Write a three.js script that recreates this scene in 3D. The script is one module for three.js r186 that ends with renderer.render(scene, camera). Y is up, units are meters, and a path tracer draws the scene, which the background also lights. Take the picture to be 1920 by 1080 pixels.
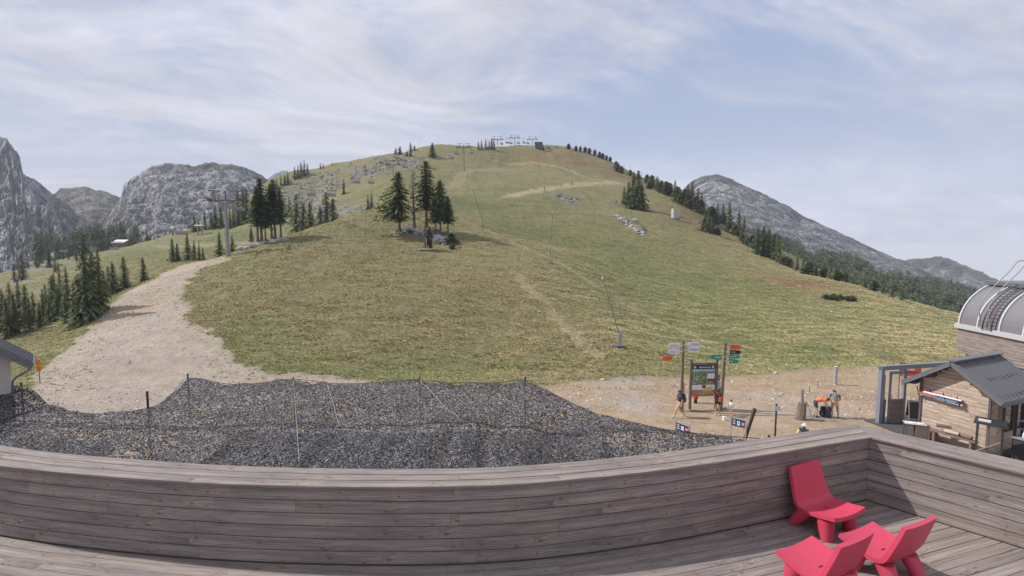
import * as THREE from 'three';
import { mergeGeometries, mergeVertices } from 'three/addons/utils/BufferGeometryUtils.js';
import { RoundedBoxGeometry } from 'three/addons/geometries/RoundedBoxGeometry.js';

// ------------------------------------------------------------------ camera, sky, sun, exposure
const scene = new THREE.Scene();
const EYE = new THREE.Vector3(0, 10.7, 0), PITCH = 5 * Math.PI / 180, FOCAL = 960;   // focal length in pixels of a 1920 wide picture
const camera = new THREE.PerspectiveCamera(2 * Math.atan(540 / FOCAL) * 180 / Math.PI, 16 / 9, 0.1, 6000);
camera.position.copy(EYE);
camera.rotation.x = -PITCH;
const renderer = new THREE.WebGLRenderer({ antialias: true });
renderer.toneMapping = THREE.LinearToneMapping;
renderer.toneMappingExposure = 1.5;
renderer.shadowMap.enabled = true;
const sun = new THREE.DirectionalLight(new THREE.Color().setRGB(1, 0.95, 0.88), 3.5);
sun.position.set(-105, 100, -22);
sun.target.position.set(0, 0, -40);
sun.position.add(sun.target.position);
sun.castShadow = true;
sun.shadow.mapSize.set(4096, 4096);
Object.assign(sun.shadow.camera, { left: -160, right: 160, top: 160, bottom: -160, near: 1, far: 600 });
sun.shadow.radius = 2;
scene.add(sun, sun.target);

// ------------------------------------------------------------------ numbers, noise
function rng(seed) { let a = seed >>> 0; return () => { a = (a + 0x6D2B79F5) | 0; let t = Math.imul(a ^ (a >>> 15), 1 | a); t = (t + Math.imul(t ^ (t >>> 7), 61 | t)) ^ t; return ((t ^ (t >>> 14)) >>> 0) / 4294967296; }; }
const clamp = (v, a = 0, b = 1) => Math.max(a, Math.min(b, v));
const lerp = (a, b, t) => a + (b - a) * t;
const smooth = (a, b, v) => { const t = clamp((v - a) / (b - a)); return t * t * (3 - 2 * t); };
function hash2(x, y, s) { let h = Math.imul(x, 374761393) + Math.imul(y, 668265263) + Math.imul(s, 1274126177) | 0; h = Math.imul(h ^ (h >>> 13), 1274126177); return ((h ^ (h >>> 16)) >>> 0) / 4294967296; }
function vnoise(x, y, s = 0, px = 0, py = px) {      // value noise 0..1; px, py: period
  const x0 = Math.floor(x), y0 = Math.floor(y), fx = x - x0, fy = y - y0;
  const u = fx * fx * fx * (fx * (fx * 6 - 15) + 10), v = fy * fy * fy * (fy * (fy * 6 - 15) + 10);
  let x1 = x0 + 1, y1 = y0 + 1, xa = x0, ya = y0;
  if (px) { xa = ((x0 % px) + px) % px; x1 = ((x1 % px) + px) % px; } if (py) { ya = ((y0 % py) + py) % py; y1 = ((y1 % py) + py) % py; }
  const a = hash2(xa, ya, s), b = hash2(x1, ya, s), c = hash2(xa, y1, s), d = hash2(x1, y1, s);
  return a + (b - a) * u + (c - a) * v + (a - b - c + d) * u * v;
}
function fbm(x, y, s = 0, oct = 4, gain = 0.5, p = 0, q = p) {
  let a = 0, amp = 1, t = 0;
  for (let k = 0; k < oct; k++) { a += amp * vnoise(x, y, s + k * 17, p, q); t += amp; amp *= gain; x *= 2; y *= 2; p *= 2; q *= 2; }
  return a / t;
}
const srgb = (hex) => new THREE.Color(hex);
const lin = (r, g, b) => new THREE.Color().setRGB(r, g, b);

// ------------------------------------------------------------------ sky: thin high cloud over pale blue
{
  const W = 3072, H = 1536, data = new Float32Array(W * H * 4);
  for (let j = 0; j < H; j++) {
    const el = (j + 0.5) / H * Math.PI - Math.PI / 2, sy = Math.sin(el), cy = Math.cos(el);
    for (let i = 0; i < W; i++) {
      if (sy < 0) { data.set([0.47, 0.49, 0.55, 1], (j * W + i) * 4); continue; }
      if (Math.abs(i / W - 0.25) > 0.19 && i % 2) { for (let q = 0; q < 4; q++) data[(j * W + i) * 4 + q] = data[(j * W + i - 1) * 4 + q]; continue; }
      const az = ((i + 0.5) / W - 0.5) * 2 * Math.PI, dx = cy * Math.cos(az), dz = cy * Math.sin(az);
      const up = Math.max(sy, 0.0), k = 1 / (up + 0.16);
      const X = dx * k, Z = dz * k;                                  // a layer of cloud overhead
      const a = 0.5, u = X * Math.cos(a) - Z * Math.sin(a), v = X * Math.sin(a) + Z * Math.cos(a);
      const wu = u + 0.9 * (fbm(u * 0.7, v * 0.7, 5, 3) - 0.5), wv = v + 0.9 * (fbm(u * 0.7, v * 0.7, 9, 3) - 0.5);
      const broad = fbm(wu * 0.42 + 3.1, wv * 0.62 + 1.2, 21, 3);
      const wisp = fbm(wu * 1.1, wv * 3.4, 33, 6, 0.55), fine = fbm(wu * 4.5 + 4, wv * 8, 47, 6, 0.68);
      let c = smooth(0.33, 0.62, broad * 0.62 + wisp * 0.26 + fine * 0.22 - 0.02 - clamp(X * 0.03, -0.045, 0.045));
      c = lerp(c, 0.6 + 0.4 * c, smooth(0.22, 0.0, sy));           // the layer thickens with distance
      const body = 0.62 + 0.46 * fbm(wu * 0.9 + 9, wv * 1.3, 61, 6, 0.6) + 0.42 * fbm(wu * 2.4, wv * 7, 67, 6, 0.68);
      const hor = smooth(0.5, 0.0, sy);
      const blue = [lerp(0.21, 0.31, hor), lerp(0.275, 0.37, hor), lerp(0.44, 0.485, hor)];
      const white = [0.465 * body, 0.467 * body, 0.52 * body];
      const o = (j * W + i) * 4;
      for (let q = 0; q < 3; q++) data[o + q] = lerp(blue[q], white[q], c);
      data[o + 3] = 1;
    }
  }
  const sky = new THREE.DataTexture(data, W, H, THREE.RGBAFormat, THREE.FloatType);
  sky.mapping = THREE.EquirectangularReflectionMapping; sky.magFilter = THREE.LinearFilter; sky.minFilter = THREE.LinearFilter; sky.needsUpdate = true;
  scene.background = sky; scene.environment = sky;
}

// ------------------------------------------------------------------ surveying: a picture point at a known distance gives a place
const SP = Math.sin(PITCH), CP = Math.cos(PITCH);
function ray(px, py) { const a = (px - 960) / FOCAL, b = (540 - py) / FOCAL; return new THREE.Vector3(a, b * CP - SP, -(b * SP + CP)); }
const at = (px, py, d) => ray(px, py).multiplyScalar(d).add(EYE);
const onLevel = (px, py, y) => { const r = ray(px, py); return r.multiplyScalar((y - EYE.y) / r.y).add(EYE); };

// ------------------------------------------------------------------ object helpers
const taken = new Map();
function numbered(name) { const n = taken.get(name) || 0; taken.set(name, n + 1); return n ? `${name}_${String(n).padStart(3, '0')}` : name; }
function tag(o, label, category, group, kind) { if (label) o.userData.label = label; if (category) o.userData.category = category; if (group) o.userData.group = group; if (kind) o.userData.kind = kind; return o; }
function thing(name, label, category, pos = [0, 0, 0], turn = 0, group) {
  const g = new THREE.Group(); g.name = numbered(name); g.position.set(...pos); g.rotation.y = turn; scene.add(g);
  return tag(g, label, category, group);
}
function mesh(name, geo, mat, parent = scene) {
  const g = Array.isArray(geo) ? merge(geo) : geo, m = new THREE.Mesh(g, mat);
  m.name = parent === scene ? numbered(name) : name; m.castShadow = m.receiveShadow = true; parent.add(m); return m;
}
function structure(name, geo, mat, label) { const m = mesh(name, geo, mat); m.userData.kind = 'structure'; if (label) m.userData.label = label; return m; }
function merge(list) {
  list = list.map((g) => (g.index ? g.toNonIndexed() : g));
  const keys = ['position', 'normal', 'uv', 'color'].filter((k) => list.every((g) => g.attributes[k]));
  for (const g of list) for (const k of Object.keys(g.attributes)) if (!keys.includes(k)) g.deleteAttribute(k);
  return list.length === 1 ? list[0] : mergeGeometries(list);
}
function copyOf(proto, name, pos, turn = 0, scale = 1, label, group) {
  const c = proto.clone(); c.name = numbered(name); c.userData = { ...proto.userData }; scene.add(c);
  c.position.copy(pos); c.rotation.set(0, turn, 0); c.scale.setScalar(scale);
  if (label) c.userData.label = label; if (group) c.userData.group = group; return c;
}
const M4 = (x = 0, y = 0, z = 0, rx = 0, ry = 0, rz = 0) => new THREE.Matrix4().makeRotationFromEuler(new THREE.Euler(rx, ry, rz, 'YXZ')).setPosition(x, y, z);
const box = (w, h, d, x = 0, y = 0, z = 0, rx = 0, ry = 0, rz = 0) => new THREE.BoxGeometry(w, h, d).applyMatrix4(M4(x, y, z, rx, ry, rz));
const rbox = (w, h, d, r, x = 0, y = 0, z = 0, rx = 0, ry = 0, rz = 0, seg = 2) => new RoundedBoxGeometry(w, h, d, seg, r).applyMatrix4(M4(x, y, z, rx, ry, rz));
const cyl = (r0, r1, h, x = 0, y = 0, z = 0, seg = 10, rx = 0, ry = 0, rz = 0) => new THREE.CylinderGeometry(r1, r0, h, seg).applyMatrix4(M4(x, y, z, rx, ry, rz));
const V = (x, y, z) => new THREE.Vector3(x, y, z);
function rod(a, b, r0, r1 = r0, seg = 8) {           // a round bar from a to b
  const d = b.clone().sub(a), g = new THREE.CylinderGeometry(r1, r0, d.length(), seg);
  g.applyQuaternion(new THREE.Quaternion().setFromUnitVectors(V(0, 1, 0), d.clone().normalize()));
  return g.translate((a.x + b.x) / 2, (a.y + b.y) / 2, (a.z + b.z) / 2);
}
function bar(a, b, w, h) {                            // a square bar from a to b
  const d = b.clone().sub(a), L = d.length(), m = new THREE.Matrix4().lookAt(a, b, V(0, 1, 0));
  return new THREE.BoxGeometry(w, h, L).applyMatrix4(m).translate((a.x + b.x) / 2, (a.y + b.y) / 2, (a.z + b.z) / 2);
}
const tube = (pts, r, n = 24, seg = 6, closed = false) => new THREE.TubeGeometry(new THREE.CatmullRomCurve3(pts, closed), n, r, seg, closed);
const std = (color, roughness = 0.8, o = {}) => new THREE.MeshStandardMaterial({ color: typeof color === 'string' ? srgb(color) : color, roughness, ...o });
function paint(geo, c) { const n = geo.attributes.position.count, a = new Float32Array(n * 3); for (let k = 0; k < n; k++) { a[k * 3] = c.r; a[k * 3 + 1] = c.g; a[k * 3 + 2] = c.b; } geo.setAttribute('color', new THREE.BufferAttribute(a, 3)); return geo; }
function pixelTexture(W, H, f, colour = true, repeat = true) {
  const d = new Uint8Array(W * H * 4);
  for (let j = 0; j < H; j++) for (let i = 0; i < W; i++) { const c = f(i, j), o = (j * W + i) * 4; d[o] = clamp(c[0]) * 255; d[o + 1] = clamp(c[1]) * 255; d[o + 2] = clamp(c[2]) * 255; d[o + 3] = 255; }
  const t = new THREE.DataTexture(d, W, H, THREE.RGBAFormat); t.magFilter = THREE.LinearFilter; t.minFilter = THREE.LinearMipmapLinearFilter; t.generateMipmaps = true;
  if (colour) t.colorSpace = THREE.SRGBColorSpace; if (repeat) t.wrapS = t.wrapT = THREE.RepeatWrapping; t.needsUpdate = true; return t;
}
function canvasTexture(W, H, draw) { const c = document.createElement('canvas'); c.width = W; c.height = H; draw(c.getContext('2d'), W, H); const t = new THREE.CanvasTexture(c); t.colorSpace = THREE.SRGBColorSpace; t.anisotropy = 8; return t; }

// ------------------------------------------------------------------ terrain: heights through surveyed points
const survey = [];                                     // x, z, y
{
  const P = (px, py, d) => { const p = at(px, py, d); survey.push([p.x, p.z, p.y]); };
  const Q = (x, z, y) => survey.push([x, z, y]);
  for (const x of [-70, -45, -22, 0, 22, 45, 70]) for (const z of [25, 5, -14, -27]) Q(x, z, 0);
  for (const a of [[-16, -36, 0.05], [-6, -36, 0], [5, -36, 0], [16, -36, 0], [28, -38, 0], [45, -40, 0], [75, -45, -1], [-30, -36, 0.1], [-45, -40, -1.5], [-70, -50, -5]]) Q(...a);
  // toe of the knoll and upper edge of the gravel
  P(500, 715, 39); P(700, 716, 39.5); P(900, 712, 40); P(1100, 705, 41); P(1250, 698, 42); P(1450, 691, 43.5); P(1650, 688, 44);
  // knoll
  P(600, 655, 45); P(800, 655, 45.5); P(1000, 655, 46); P(600, 600, 52); P(800, 600, 52.5); P(1000, 600, 53); P(1130, 640, 46); P(450, 610, 51); P(420, 650, 46); P(400, 545, 63); P(600, 520, 64); P(800, 530, 63.5); P(1000, 540, 62.5); P(1100, 580, 57);
  P(800, 465, 79); P(600, 455, 80); P(500, 458, 82); P(450, 485, 76); P(700, 425, 90); P(640, 408, 96); P(720, 391, 106); P(860, 405, 104); P(930, 445, 88); P(1030, 497, 74); P(1120, 548, 66); P(1200, 592, 59); P(1330, 642, 52);
  // hollow behind the knoll
  Q(-30, -125, 12); Q(-42, -112, 8); Q(-20, -130, 18.5); Q(-55, -105, 7.5);
  // rocky hill and summit
  P(560, 402, 185); P(480, 412, 170); P(640, 380, 170); P(740, 335, 185); P(800, 375, 140); P(860, 322, 205); P(740, 287, 240); P(670, 302, 236); P(600, 320, 230); P(540, 338, 228); P(490, 372, 225); P(800, 280, 262); P(880, 279, 272); P(960, 277, 290); P(1060, 278, 300); P(1130, 297, 290); P(1180, 322, 275); P(870, 350, 175); P(960, 310, 235); P(1060, 320, 225);
  for (const [x, z, y] of [[-60, -290, 30], [-110, -270, 8], [0, -340, 58], [40, -350, 56], [90, -330, 32], [-150, -240, -12]]) Q(x, z, y);
  // terrace with the path, slope below it
  P(900, 368, 160); P(1000, 364, 168); P(1130, 345, 190); P(1200, 352, 190); P(1000, 366, 160); P(1000, 395, 140); P(1000, 450, 103); P(900, 395, 135); P(1150, 450, 112); P(1130, 395, 150); P(1240, 403, 150); P(1180, 372, 175);
  P(1300, 430, 140); P(1250, 480, 104); P(1330, 400, 175); P(1400, 452, 150); P(1300, 540, 84); P(1200, 520, 84);
  // rim of the meadow
  P(1420, 484, 118); P(1500, 514, 105); P(1600, 536, 95); P(1700, 575, 80); P(1800, 603, 72); P(1400, 600, 63); P(1550, 620, 57); P(1650, 645, 51.5); P(1780, 650, 50);
  for (const [x, z, y] of [[95, -125, -6], [95, -100, -7], [90, -75, -4], [100, -160, -2], [120, -200, 0], [130, -260, 8], [75, -165, 6], [150, -120, -22], [150, -60, -16], [220, -40, -30], [220, -110, -36], [210, -180, -32], [200, -260, -28], [330, 0, -45], [330, -120, -55], [330, -260, -55], [190, -350, -20], [330, -420, -50], [110, -420, 0], [120, -20, -8], [110, 20, -5]]) Q(x, z, y);
  // road and its shoulder
  P(300, 640, 47); P(200, 640, 48.5); P(250, 560, 62.5); P(200, 572, 61.5); P(350, 503, 76); P(300, 520, 71); P(425, 481, 80); P(380, 580, 56); P(110, 650, 50); P(60, 690, 42); P(165, 603, 60); P(30, 628, 62); P(270, 530, 78); P(240, 546, 72);
  // valley and meadow beyond the road
  P(0, 600, 76); P(50, 560, 95); P(100, 528, 120); P(0, 535, 130); P(250, 505, 118); P(330, 492, 95); P(300, 470, 150); P(380, 442, 170); P(460, 424, 172); P(200, 472, 190); P(420, 465, 108); P(150, 495, 150);
  for (const [x, z, y] of [[-120, -240, -6], [-200, -240, -10], [-200, -120, -8], [-130, -80, -9], [-260, -300, -8], [-150, -330, -14], [-330, -100, -25], [-330, -250, -25], [-300, -420, -25], [-100, -420, -10], [0, -425, 30], [-330, 20, -20], [-150, 0, -8]]) Q(x, z, y);
}
const survC = 5;
const survW = (() => {                                 // multiquadric through all points, with a constant
  const n = survey.length, N = n + 1, A = [];
  for (let i = 0; i < n; i++) { const r = new Float64Array(N + 1); for (let j = 0; j < n; j++) r[j] = Math.sqrt((survey[i][0] - survey[j][0]) ** 2 + (survey[i][1] - survey[j][1]) ** 2 + survC * survC); r[i] -= 0.6; r[n] = 1; r[N] = survey[i][2]; A.push(r); }
  const last = new Float64Array(N + 1); for (let j = 0; j < n; j++) last[j] = 1; A.push(last);
  for (let c = 0; c < N; c++) {
    let p = c; for (let r = c + 1; r < N; r++) if (Math.abs(A[r][c]) > Math.abs(A[p][c])) p = r;
    [A[c], A[p]] = [A[p], A[c]];
    for (let r = 0; r < N; r++) if (r !== c && A[r][c]) { const f = A[r][c] / A[c][c]; for (let k = c; k <= N; k++) A[r][k] -= f * A[c][k]; }
  }
  return A.map((r, i) => r[N] / r[i]);
})();
function baseHeight(x, z) { let h = survW[survey.length]; for (let j = 0; j < survey.length; j++) { const s = survey[j], a = x - s[0], b = z - s[1]; h += survW[j] * Math.sqrt(a * a + b * b + survC * survC); } return h; }
// base heights on a lattice, so that placing things is quick
const LX0 = -330, LZ0 = -430, LS = 1.5, LNX = 441, LNZ = 311, lattice = new Float32Array(LNX * LNZ);
for (let j = 0; j < LNZ; j++) for (let i = 0; i < LNX; i++) lattice[j * LNX + i] = baseHeight(LX0 + i * LS, LZ0 + j * LS);
function latticeHeight(x, z) {
  const u = clamp((x - LX0) / LS, 1, LNX - 3.001), v = clamp((z - LZ0) / LS, 1, LNZ - 3.001), i = Math.floor(u), j = Math.floor(v), fu = u - i, fv = v - j;
  const cr = (a, b, c, d, t) => b + 0.5 * t * (c - a + t * (2 * a - 5 * b + 4 * c - d + t * (3 * (b - c) + d - a)));
  const row = (q) => { const o = (j + q) * LNX + i; return cr(lattice[o - 1], lattice[o], lattice[o + 1], lattice[o + 2], fu); };
  return cr(row(-1), row(0), row(1), row(2), fv);
}
// gravel: the yard below the terrace and the track that leaves it
function nearPolygon(poly, x, z) {                     // signed distance, positive inside
  let inside = false, best = 1e9;
  for (let i = 0, j = poly.length - 1; i < poly.length; j = i++) {
    const [ax, az] = poly[j], [bx, bz] = poly[i];
    if ((az > z) !== (bz > z) && x < (bx - ax) * (z - az) / (bz - az) + ax) inside = !inside;
    const ex = bx - ax, ez = bz - az, t = clamp(((x - ax) * ex + (z - az) * ez) / (ex * ex + ez * ez));
    best = Math.min(best, (x - ax - ex * t) ** 2 + (z - az - ez * t) ** 2);
  }
  return (inside ? 1 : -1) * Math.sqrt(best);
}
function baseHit(px, py, from = 9, to = 700) {
  const r = ray(px, py); let d = from, prev = from;
  for (; d < to; prev = d, d *= 1.012) if (EYE.y + r.y * d < latticeHeight(r.x * d, r.z * d)) break;
  let a = prev, b = d; for (let k = 0; k < 24; k++) { const m = (a + b) / 2; if (EYE.y + r.y * m < latticeHeight(r.x * m, r.z * m)) b = m; else a = m; }
  return r.multiplyScalar(b).add(EYE);
}
const plan = (list) => list.map(([px, py]) => { const p = baseHit(px, py); return [p.x, p.z]; });
const yardEdge = [[-80, 30], [-80, -20], [-36, -31], ...plan([[50, 745], [90, 690], [140, 640], [200, 582], [250, 543], [310, 510], [370, 491], [418, 482], [421, 489], [385, 500], [352, 528], [345, 560], [362, 600], [400, 640], [455, 675], [540, 700], [640, 712], [760, 719], [860, 722], [985, 724], [1080, 718], [1200, 706], [1300, 702], [1420, 700], [1560, 691], [1660, 690], [1760, 694]]), [48, -40], [90, -30], [90, 30]];
const trails = [   // worn lines on the grass: points, half width, strength
  { p: plan([[962, 366], [1010, 358], [1060, 350], [1110, 343], [1160, 341]]), w: 2.5, s: 1 },
  { p: plan([[868, 412], [905, 428], [960, 455], [1030, 485], [1110, 530], [1180, 570], [1250, 605], [1330, 640]]), w: 0.4, s: 0.5 },
  { p: plan([[930, 300], [1000, 305], [1070, 320], [1130, 338], [1180, 345]]), w: 1.2, s: 0.6 },
  { p: plan([[975, 515], [990, 540], [1028, 566], [1040, 590], [1078, 622], [1090, 640], [1125, 662]]), w: 0.55, s: 0.5 },
  { p: plan([[300, 461], [380, 462], [470, 452]]), w: 1.5, s: 0.5 },
  { p: plan([[850, 350], [860, 335], [880, 322], [960, 316]]), w: 2, s: 0.5 },
];
function trailAt(x, z) { let s = 0; for (const t of trails) for (let i = 1; i < t.p.length; i++) { const [ax, az] = t.p[i - 1], [bx, bz] = t.p[i], ex = bx - ax, ez = bz - az, k = clamp(((x - ax) * ex + (z - az) * ez) / (ex * ex + ez * ez)), d = Math.hypot(x - ax - ex * k, z - az - ez * k); s = Math.max(s, t.s * smooth(t.w * 1.6, t.w * 0.5, d + (vnoise(x * 0.8, z * 0.8, 71) - 0.5) * t.w)); } return s; }
const rockSpots = plan([[560, 390], [600, 365], [640, 400], [680, 330], [740, 305], [610, 340], [560, 360], [530, 355], [500, 380], [700, 320], [780, 310], [590, 395], [540, 405]]).map(([x, z], i) => [x, z, [26, 24, 16, 18, 20, 22, 22, 20, 20, 16, 14, 14, 16][i]])
  .concat(plan([[1100, 372], [1150, 378], [1200, 388], [1060, 372]]).map(([x, z]) => [x, z, 9]), plan([[1175, 415], [1200, 430]]).map(([x, z]) => [x, z, 5]), plan([[800, 440], [835, 447], [770, 432]]).map(([x, z]) => [x, z, 3.2]), plan([[470, 462], [500, 455], [440, 470]]).map(([x, z]) => [x, z, 3.5]), plan([[30, 560], [80, 505], [40, 500], [60, 530], [100, 500]]).map(([x, z]) => [x, z, 12]));
function rockAt(x, z) { let s = 0; for (const [a, b, r] of rockSpots) s = Math.max(s, 1 - Math.hypot(x - a, z - b) / r); if (s <= 0) return 0; return smooth(0.57, 0.78, s * 0.55 + fbm(x * 0.16, z * 0.16, 81, 4, 0.6) * 0.75); }
function yardAt(x, z) { if (z < -110 || Math.abs(x) > 110) return -50; return nearPolygon(yardEdge, x, z) + (fbm(x * 0.35, z * 0.35, 91, 4, 0.6) - 0.5) * 3.4; }
function reliefAt(x, z, g, rock) {
  const soft = smooth(-0.5, -5, g), far = smooth(60, 180, -z);
  let h = soft * ((fbm(x * 0.09, z * 0.09, 11, 3) - 0.5) * 0.9 + (fbm(x * 0.45, z * 0.8, 12, 3) - 0.5) * 0.42) + (fbm(x * 0.7, z * 0.7, 13, 2) - 0.5) * 0.05;
  h += far * (fbm(x * 0.05, z * 0.05, 14, 4) - 0.5) * 2.4;
  if (rock > 0) h += rock * (Math.abs(fbm(x * 0.22, z * 0.22, 15, 4, 0.55) - 0.5) * 3.4 + (fbm(x * 0.7, z * 0.7, 16, 2) - 0.5) * 0.9);
  return h;
}
function ground(x, z) { return latticeHeight(x, z) + reliefAt(x, z, yardAt(x, z), rockAt(x, z)); }
function hit(px, py, from = 9, to = 700) {              // the ground seen at a picture point
  const r = ray(px, py); let d = from, prev = from;
  for (; d < to; prev = d, d *= 1.012) if (EYE.y + r.y * d < ground(r.x * d, r.z * d)) break;
  let a = prev, b = d; for (let k = 0; k < 16; k++) { const m = (a + b) / 2; if (EYE.y + r.y * m < ground(r.x * m, r.z * m)) b = m; else a = m; }
  return r.multiplyScalar(b).add(EYE);
}

// ------------------------------------------------------------------ ground textures (grain only)
const grassTex = pixelTexture(1024, 1024, (i, j) => {
  const u = i / 1024, v = j / 1024;
  const a = fbm(u * 48, v * 96, 101, 4, 0.6, 48, 96), b = fbm(u * 12, v * 16, 103, 3, 0.55, 12, 16), f = vnoise(u * 340, v * 512, 107, 340, 512);
  const t = clamp(0.5 + (a - 0.5) * 1.7 + (b - 0.5) * 0.5), w = f > 0.9 && a > 0.55 ? 0.16 : 0;
  return [0.52 + 0.44 * t + w, 0.54 + 0.42 * t + w, 0.46 + 0.44 * t + w * 1.2];
});
grassTex.repeat.set(1 / 9, 1 / 9);
const gravelTex = pixelTexture(1024, 1024, (i, j) => {
  const u = i / 1024, v = j / 1024;
  const a = fbm(u * 96, v * 96, 111, 3, 0.65, 96), b = fbm(u * 10, v * 10, 113, 4, 0.55, 10), f = vnoise(u * 300, v * 300, 117, 300), e = vnoise(u * 150, v * 150, 118, 150);
  const t = clamp(0.55 + (a - 0.5) * 0.9 + (b - 0.5) * 0.5) + (f > 0.86 ? 0.22 : 0) - (e < 0.12 ? 0.22 : 0);
  return [0.6 + 0.36 * t, 0.6 + 0.36 * t, 0.6 + 0.37 * t];
});
gravelTex.repeat.set(1 / 7, 1 / 7);
const grassMat = new THREE.MeshStandardMaterial({ vertexColors: true, map: grassTex, bumpMap: grassTex, bumpScale: 0.1, roughness: 0.95 });
const gravelMat = new THREE.MeshStandardMaterial({ vertexColors: true, map: gravelTex, bumpMap: gravelTex, bumpScale: 0.05, roughness: 0.95 });
const cGreen = lin(0.225, 0.235, 0.098), cDry = lin(0.34, 0.29, 0.155), cStraw = lin(0.45, 0.37, 0.2), cRust = lin(0.33, 0.21, 0.11), cRock = lin(0.31, 0.295, 0.29), cDirt = lin(0.52, 0.385, 0.255), cGravel = lin(0.52, 0.43, 0.35), cTrail = lin(0.58, 0.46, 0.34);
const lushSpots = plan([[1250, 540], [1400, 560], [1330, 600], [1150, 500], [450, 640], [800, 705], [520, 690], [1000, 440], [900, 390], [1450, 660], [1300, 670], [300, 470], [380, 450]]).map(([x, z], i) => [x, z, [26, 24, 18, 18, 7, 10, 7, 22, 20, 14, 10, 26, 26][i]]);
const rustSpots = plan([[1080, 300], [1010, 296], [1150, 325], [1300, 415], [1500, 530]]).map(([x, z], i) => [x, z, [34, 24, 22, 20, 10, 5, 5, 6][i]]);
const brownSpots = plan([[520, 560], [620, 520], [700, 570], [860, 560], [980, 600], [1080, 620], [1160, 650], [620, 470], [780, 630], [950, 660], [1100, 680], [460, 580], [600, 650]]).map(([x, z]) => [x, z, 17]), cBrown = lin(0.305, 0.245, 0.135);
const spotAt = (list, x, z) => { let s = 0; for (const [a, b, r] of list) s = Math.max(s, 1 - Math.hypot(x - a, z - b) / r); return s; };
const tmpC = new THREE.Color();
function groundColour(x, z, g, rock, out = tmpC) {
  const n1 = fbm(x * 0.03, z * 0.03, 121, 4), n2 = fbm(x * 0.25, z * 0.4, 123, 4, 0.6), n3 = fbm(x * 0.9, z * 1.3, 125, 2);
  const lush = clamp(spotAt(lushSpots, x, z) * 1.3), brown = clamp(spotAt(brownSpots, x, z) * 1.6 - 0.15), rust = clamp(spotAt(rustSpots, x, z));
  let dry = clamp(0.66 + (n1 - 0.5) * 1.3 + (n2 - 0.5) * 0.8 + (n3 - 0.5) * 0.5 - lush * 0.6);
  out.copy(cGreen).lerp(cDry, dry).lerp(cStraw, smooth(0.62, 0.8, n3 * 0.6 + n2 * 0.5) * 0.3).lerp(cRust, rust * smooth(0.36, 0.56, n2 + rust * 0.2) * 0.95);
  if (brown > 0) out.lerp(cBrown, brown * (0.45 + 0.6 * (n2 - 0.3)) * (1 - 0.6 * lush));
  const t = trailAt(x, z); if (t > 0) out.lerp(cTrail, t);
  if (rock > 0) { tmpR.copy(cRock).multiplyScalar(0.75 + 0.5 * n3); out.lerp(tmpR, rock * 0.75); }
  const k = smooth(-0.9, 0.7, g);
  if (k > 0) { tmpR.copy(cDirt).lerp(cGravel, smooth(0.42, 0.6, fbm(x * 0.12 + 7, z * 0.12, 131, 4, 0.6) + 0.02 + (x < -14 ? smooth(9, 2, nearPolygon(yardEdge, x, z)) * 0.12 * smooth(-8, -34, x) : 0))).multiplyScalar(0.82 + 0.3 * n2); out.lerp(tmpR, k * (1 - 0.35 * smooth(0.6, 0.75, n2) * smooth(6, 0, g))); }
  return out;
}
const tmpR = new THREE.Color();

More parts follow.
